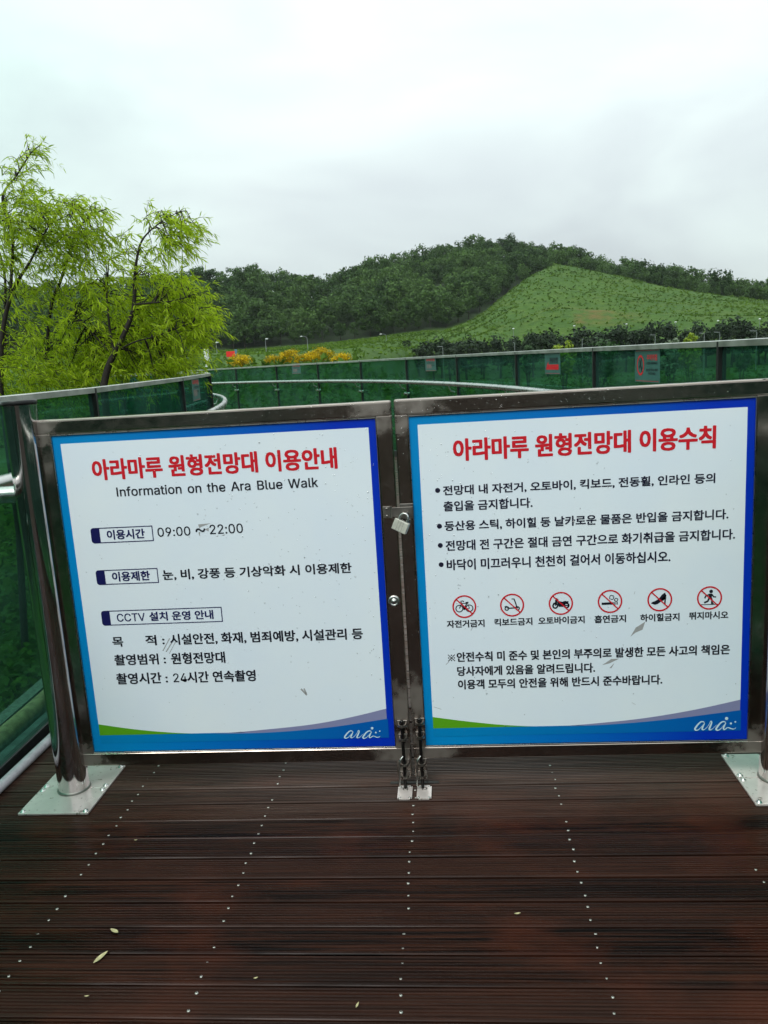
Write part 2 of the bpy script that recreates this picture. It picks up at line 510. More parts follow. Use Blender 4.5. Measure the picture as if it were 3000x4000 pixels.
def bare_mask(x, y):
    """the reddish bare patch between the first two terraces of the grass hill, and two scraps beside it"""
    dx, dy = x - EYE[0], y - EYE[1]
    r = np.hypot(dx, dy); az = np.arctan2(dx, dy)
    rf, hf, rb, elb, rc, elc = knots(az)
    t = (r - rf) / (rb - rf)
    m = 0
    for (u0, u1, t0, t1, k) in ((2250, 2400, .06, .26, 1.0), (2120, 2250, .20, .27, .6), (2400, 2520, .06, .12, .5)):
        a0, a1 = azel(u0, 1240)[0], azel(u1, 1240)[0]
        e = np.clip(np.minimum(az - a0, a1 - az) / .006 + .5, 0, 1) * np.clip(np.minimum(t - t0, t1 - t) / .03 + .5, 0, 1)
        m = np.maximum(m, e * k)
    return m
def make_ground():
    az = np.concatenate([np.arange(-PI, -.95, .06), np.arange(-.95, .85, .0085), np.arange(.85, PI, .06)])
    r = np.concatenate([[.6], np.geomspace(1.5, 60, 46)[:-1], np.linspace(60, 400, 150), np.geomspace(410, 700, 10)])
    A, R = np.meshgrid(az, r)
    X = EYE[0] + R * np.sin(A); Y = EYE[1] + R * np.cos(A)
    Z = height(X, Y)
    na, nr = len(az), len(r)
    V = np.stack([X, Y, Z], -1).reshape(-1, 3)
    idx = np.arange(na * nr).reshape(nr, na)
    nx = np.roll(idx, -1, axis=1)
    F = np.stack([idx[:-1], idx[1:], nx[1:], nx[:-1]], -1).reshape(-1, 4)
    o = np_mesh('ground', V, F, GROUND, smooth=True)
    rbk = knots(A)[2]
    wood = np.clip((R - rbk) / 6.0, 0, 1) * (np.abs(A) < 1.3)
    dark_bank = np.clip((R - 7) / 3, 0, 1) * (np.abs(A) > 1.3)
    rfk, _h, rbq = knots(A)[:3]
    tt = np.clip((R - rfk) / (rbq - rfk), 0, 1) * 4
    bench = np.clip(1 - np.abs(tt - np.floor(tt) - .05) / .07, 0, 1) * (tt > .5) * (tt < 3.9) * (A > .02) * (A < .6)
    for nm, val in (('bench', bench), ('bare', bare_mask(X, Y)), ('wood', wood), ('dark_bank', dark_bank)):
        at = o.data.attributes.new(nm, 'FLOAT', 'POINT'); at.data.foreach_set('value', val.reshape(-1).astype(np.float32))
    tag(o, kind='structure')
def np_mesh(name, V, F, mat, smooth=False, tint=None, parent=None, face_mat=None):
    me = bpy.data.meshes.new(name)
    V = np.asarray(V, np.float32); F = np.asarray(F, np.int32)
    me.vertices.add(len(V)); me.vertices.foreach_set('co', V.reshape(-1))
    k = F.shape[1]
    me.loops.add(F.size); me.loops.foreach_set('vertex_index', F.reshape(-1))
    me.polygons.add(len(F)); me.polygons.foreach_set('loop_start', np.arange(0, F.size, k, dtype=np.int32))
    for m in (mat if isinstance(mat, (list, tuple)) else [mat]):
        me.materials.append(m)
    if smooth: me.polygons.foreach_set('use_smooth', np.ones(len(F), bool))
    if face_mat is not None: me.polygons.foreach_set('material_index', np.asarray(face_mat, np.int32))
    me.update(calc_edges=True)
    if tint is not None:
        at = me.attributes.new('tint', 'FLOAT', 'POINT'); at.data.foreach_set('value', np.asarray(tint, np.float32))
    o = bpy.data.objects.new(name, me)
    COL.objects.link(o)
    if parent:
        o.parent = parent
        o.matrix_parent_inverse = parent.matrix_basis.inverted()
    return o
make_ground()

# ------------------------------------------------------------------ boardwalk
PX0, PX1 = -1.70, 1.27
def make_deck():
    V, F, rnd = [], [], []
    rng = random.Random(3)
    def profile(w):
        p = [(-w / 2, -.024), (-w / 2, -.002), (-w / 2 + .002, 0)]
        n = 8
        step = (w - .012) / n
        for i in range(n):
            c = -w / 2 + .006 + step * (i + .5)
            p += [(c - .0026, 0), (c - .0016, -.0021), (c + .0016, -.0021), (c + .0026, 0)]
        p += [(w / 2 - .002, 0), (w / 2, -.002), (w / 2, -.024)]
        return p
    k = 0
    rows = []
    y = -6.0
    while y < 0.62:
        w = .1 - rng.choice((.0045, .006, .007, .009, .012))
        rows.append(y + .05)
        pr = profile(w)
        z0 = rng.uniform(-.0022, .0008); tilt = rng.uniform(-.012, .012); yo = rng.uniform(-.0015, .0015)
        o = len(V)
        xs = [PX0 + rng.uniform(-.01, .01), PX1]
        for xx in xs:
            for (a, b) in pr:
                V.append((xx, y + .05 + a + yo, b + z0 + tilt * a)); rnd.append(rng.random() if False else (k * .618) % 1.0)
        n = len(pr)
        for i in range(n - 1):
            F.append([o + i, o + i + 1, o + n + i + 1, o + n + i])
        y += .1; k += 1
    # planks fan out round the bend beyond the gate
    cx, cy, th = -21.91, .0, .62 / 21.6
    while th < 1.0:
        dth = .1 / 21.6
        zr = .0065 * (th * 21.6)
        o = len(V)
        g = .0025 / 21.6
        for (a, R0, R1) in ((th + g, 20.2, 23.18), (th + dth - g, 20.2, 23.18)):
            for R_ in (R0, R1):
                for z in (-.024, 0):
                    V.append((cx + R_ * math.cos(a), cy + R_ * math.sin(a), z + zr)); rnd.append((k * .618) % 1.0)
        F += [[o + 1, o + 3, o + 7, o + 5], [o, o + 1, o + 5, o + 4], [o + 2, o + 6, o + 7, o + 3], [o, o + 2, o + 3, o + 1], [o + 4, o + 5, o + 7, o + 6]]
        th += dth; k += 1
    me = bpy.data.meshes.new('boardwalk')
    me.from_pydata(V, [], F)
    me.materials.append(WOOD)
    at = me.attributes.new('plank', 'FLOAT', 'POINT'); at.data.foreach_set('value', np.array(rnd, np.float32))
    o = bpy.data.objects.new('boardwalk', me); COL.objects.link(o)
    tag(o, kind='structure')
    b = MB()
    b.box((PX0, -6, -.30), (PX1, .62, -.06))
    # sub floor of the bend
    for i in range(40):
        a0, a1 = .62 / 21.6 + i * .0245, .62 / 21.6 + (i + 1) * .0245
        pts = []
        for z in (-.30, -.06):
            for a in (a0, a1):
                for R_ in (20.25, 23.15):
                    pts.append((cx + R_ * math.cos(a), cy + R_ * math.sin(a), z + .0065 * a * 21.6))
        b.add(pts, [[4, 5, 7, 6], [0, 2, 3, 1], [0, 1, 5, 4], [2, 6, 7, 3], [0, 4, 6, 2], [1, 3, 7, 5]])
    b.build('joist_bed', SEAM, o)
    # deck screws in four rows (and the first of a fifth)
    s = MB()
    s.lathe([(.0001, .0014), (.0020, .0014), (.0034, .0008), (.0039, -.0010)], (0, 0, 0), 14)
    s.add([(-.0026, -.0005, .0019), (.0026, -.0005, .0019), (.0026, .0005, .0019), (-.0026, .0005, .0019)], [[0, 1, 2, 3]], 1)
    s.add([(-.0005, -.0026, .0020), (.0005, -.0026, .0020), (.0005, .0026, .0020), (-.0005, .0026, .0020)], [[0, 1, 2, 3]], 1)
    first = s.build('screw', [simple('screw_zinc', (.52, .50, .46), .35, .7, .5), IRON], o)
    cnt = 0
    for xl in (-1.155, -.661, -.1665, .3145, .803):
        for yc in rows:
            if yc < -1.1 or yc > .18: continue
            for dy in (-.0245, .0245):
                x = xl + rng.uniform(-.004, .004); yy = yc + dy + rng.uniform(-.004, .004)
                if rng.random() < .08: continue
                if xl > .7 and not (-.62 < yy < -.45): continue
                q = first if cnt == 0 else first.copy()
                if cnt: COL.objects.link(q); q.parent = o
                q.scale = (rng.uniform(.8, 1.12),) * 3; q.location = (x, yy, -.0006); q.rotation_euler = (0, 0, rng.uniform(0, 3))
                cnt += 1
    return rows
ROWS = make_deck()

# edge beams and kerb outside the deck, seen through the low glass
def strip(path, prof, name, mat, label=None, cat=None, kind=None):
    """extrude a profile (offset to the left, z) along a path of (x, y, z)"""
    b = MB()
    pts = [np.array(p, float) for p in path]
    rows = []
    for i, p in enumerate(pts):
        t = pts[min(i + 1, len(pts) - 1)] - pts[max(i - 1, 0)]
        t[2] = 0; t /= np.linalg.norm(t)
        nrm = np.array([-t[1], t[0], 0])
        rows.append([p + nrm * a + np.array([0, 0, z]) for (a, z) in prof])
    n = len(prof)
    vs = [q for r in rows for q in r]
    b.add(vs, [[i * n + k, i * n + (k + 1) % n, (i + 1) * n + (k + 1) % n, (i + 1) * n + k] for i in range(len(pts) - 1) for k in range(n)])
    b.add(rows[0], [list(range(n))[::-1]]); b.add(rows[-1], [list(range(n))])
    o = b.build(name, mat)
    return tag(o, label, cat, None, kind)

IN_P = [(-1.725, -6.45), (-1.73, -4.5), (-1.735, -2.55), (-1.74, -.6), (-1.76, 1.34), (-1.97, 3.32), (-2.32, 5.22), (-2.92, 7.08), (-3.82, 8.85), (-4.85, 10.55), (-6.05, 12.1), (-7.4, 13.55)]
OC, OR_ = (-21.91, -.23), 23.211
OUT_P = [(1.3, 1.228 + 1.954 * k) for k in (-4, -3, -2, -1)] + [(OC[0] + OR_ * math.cos(.063 + .0842 * k), OC[1] + OR_ * math.sin(.063 + .0842 * k)) for k in range(0, 12)]
def s_of(y): return max(0.0, y)
IN_TOP = [1.405 + .0105 * s_of(p[1]) for p in IN_P]
OUT_TOP = [1.452 + .0066 * s_of(p[1] * 1.08) for p in OUT_P]

pin = catmull([(p[0], p[1], 0) for p in IN_P], 4)
strip(pin, [(.09, -.09), (.09, -.45), (.235, -.45), (.235, -.09)], 'edge_beam', CONC, 'blue-grey concrete edge beam under the left glass railing', 'beam')
kb = MB(); kb.tube([(q[0] - .295, q[1], -.085) for q in pin if q[1] > .30], .046, 10)
tag(kb.build('edge_pipe', CONC2), 'mossy yellowish pipe lying outside the left glass railing', 'pipe')
strip(pin, [(.345, -.13), (.345, -.60), (.425, -.60), (.425, -.13)], 'edge_gutter', CONC, 'greenish concrete gutter outside the left glass railing', 'gutter')
strip(pin, [(.432, -.12), (.432, -.60), (.50, -.60), (.50, -.12)], 'edge_kerb', CONC3, 'grey kerb on the far side of the left gutter', 'kerb')
pout = catmull([(p[0], p[1], .0066 * s_of(p[1])) for p in OUT_P], 4)
strip(pout, [(-.05, -.02), (-.05, -.35), (-.17, -.35), (-.17, -.02)][::-1], 'edge_beam', CONC, 'grey concrete edge beam under the right glass railing', 'beam')
cb = MB(); cb.tube([(p[0] + .058, p[1], .021) for p in pin if p[1] < 9], .0195, 12)
tag(cb.build('edge_conduit', CONDUIT), 'pale pipe lying along the left edge of the deck', 'pipe')

def railing(name, label, P, T, side, drop):
    """side +1: the walkway lies to the right of the path (inner railing); -1: to the left"""
    root = thing(name, (P[3][0], P[3][1], 0), label, 'railing')
    n = len(P)
    for i in range(n):
        p = np.array(P[i]); a = np.array(P[max(i - 1, 0)]); b = np.array(P[min(i + 1, n - 1)])
        t = (b - a) / np.linalg.norm(b - a)
        inn = np.array([t[1], -t[0]]) * side
        z1 = T[i]; z0 = z1 - 1.47
        ang = math.atan2(t[1], t[0])
        R_ = Matrix.Rotation(ang, 3, 'Z')
        m = MB()
        ya, yb = (-.022, .016) if side > 0 else (-.016, .022)
        m.box((-.011, ya, z0), (.011, yb, z1 - .002), .002, 0, R_, (p[0], p[1], 0))
        po = m.build('post', BLACKM, root)
        m = MB()
        hz = z1 - drop
        q = p + inn * .125
        m.tube([(p[0] + inn[0] * .05, p[1] + inn[1] * .05, hz - .10), (p[0] + inn[0] * .10, p[1] + inn[1] * .10, hz - .085), (q[0], q[1], hz - .03)], .008, 8)
        m.build('bracket', ALU, po)
        for zc in (z1 - .50, z1 - 1.2):
            m = MB()
            for sx in (-1, 1):
                c = p + t * .065 * sx + inn * .012
                m.tube([(c[0], c[1], zc), (c[0] + inn[0] * .03, c[1] + inn[1] * .03, zc)], .022, 12)
            c0, c1 = p - t * .065 + inn * .03, p + t * .065 + inn * .03
            m.tube([(c0[0], c0[1], zc), (c1[0], c1[1], zc)], .009, 8)
            m.build('clamp', STEEL, po)
        if i < n - 1:
            e = b if i == 0 else np.array(P[i + 1])
            e = np.array(P[i + 1]); d = e - p; L = np.linalg.norm(d); d /= L
            za, zb_ = T[i], T[i + 1]
            R2 = Matrix.Rotation(math.atan2(d[1], d[0]), 3, 'Z')
            g = MB()
            w = .006
            nn = np.array([d[1], -d[0]]) * w
            A, B = p + d * .022, e - d * .022
            vs = []
            for (q, zt) in ((A, za), (B, zb_)):
                for sgn in (-1, 1):
                    for z in (zt - 1.38, zt - .024):
                        vs.append((q[0] + nn[0] * sgn, q[1] + nn[1] * sgn, z))
            g.add(vs, [[0, 4, 5, 1], [2, 3, 7, 6], [1, 5, 7, 3], [0, 2, 6, 4], [0, 1, 3, 2], [4, 6, 7, 5]])
            g.build('glass_panel', GLASS, root)
    m = MB()
    def profile_rail(w, h0, h1):
        rows = []
        for i in range(n):
            p = np.array(P[i]); a = np.array(P[max(i - 1, 0)]); b = np.array(P[min(i + 1, n - 1)])
            t = (b - a) / np.linalg.norm(b - a); nr = np.array([-t[1], t[0]])
            rows.append([(p[0] + nr[0] * w * s, p[1] + nr[1] * w * s, T[i] + h) for (s, h) in ((-1, h0), (1, h0), (1, h1 - .003), (.85, h1), (-.85, h1), (-1, h1 - .003))])
        k = 6
        m.add([q for r in rows for q in r], [[i * k + j, i * k + (j + 1) % k, (i + 1) * k + (j + 1) % k, (i + 1) * k + j] for i in range(n - 1) for j in range(k)])
        m.add(rows[0], [list(range(k))[::-1]]); m.add(rows[-1], [list(range(k))])
    profile_rail(.021, -.026, .002)
    m.build('top_rail', ALU, root)
    m = MB(); profile_rail(.017, -1.478, -1.365); m.build('bottom_rail', BLACKM, root)
    return root
rail_in = railing('glass_railing', 'green glass railing with grey top rail at left in front of the willow', IN_P, IN_TOP, 1, .30)
rail_out = railing('glass_railing', 'long curved green glass railing with notices, sweeping from right to far left', OUT_P, OUT_TOP, -1, .33)
def handrail(P, T, side, drop, y0, root):
    n = len(P); pts = []
    for i in range(n):
        if P[i][1] < y0: continue
        a = np.array(P[max(i - 1, 0)]); b = np.array(P[min(i + 1, n - 1)])
        t = (b - a) / np.linalg.norm(b - a); inn = np.array([t[1], -t[0]]) * side
        q = np.array(P[i]) + inn * .125
        pts.append((q[0], q[1], T[i] - drop))
    m = MB(); m.tube(catmull(pts, 8), .028, 14)
    m.build('handrail', STEEL, root)
handrail(IN_P, IN_TOP, 1, .30, -.7, rail_in)
handrail(OUT_P, OUT_TOP, -1, .33, -9, rail_out)

# ------------------------------------------------------------------ gate
BL = dict(x0=-1.3052, x1=-.2330, z0=.1514, z1=1.2769)
BR = dict(x0=-.1180, x1=.9446, z0=.1514, z1=1.2769)
def homog(src, dst):
    A, b = [], []
    for (u, v), (x, y) in zip(src, dst):
        A.append([u, v, 1, 0, 0, 0, -u * x, -v * x]); b.append(x)
        A.append([0, 0, 0, u, v, 1, -u * y, -v * y]); b.append(y)
    h = np.linalg.solve(np.array(A), np.array(b))
    return np.append(h, 1).reshape(3, 3)
def board_map(B, px):
    H = homog(px, [(B['x0'], B['z1']), (B['x1'], B['z1']), (B['x1'], B['z0']), (B['x0'], B['z0'])])
    def f(u, v):
        q = H @ np.array([u, v, 1.0]); return q[0] / q[2], q[1] / q[2]
    return f
mapL = board_map(BL, [(193.7, 1699.6), (1464, 1643.5), (1541.9, 2915), (373, 2945.6)])
mapR = board_map(BR, [(1604.5, 1634.7), (2953.4, 1558.3), (2903.9, 2879.9), (1671.4, 2905.9)])
def zoomed(m, x0, y0, s): return lambda u, v: m(x0 + u / s, y0 + v / s)

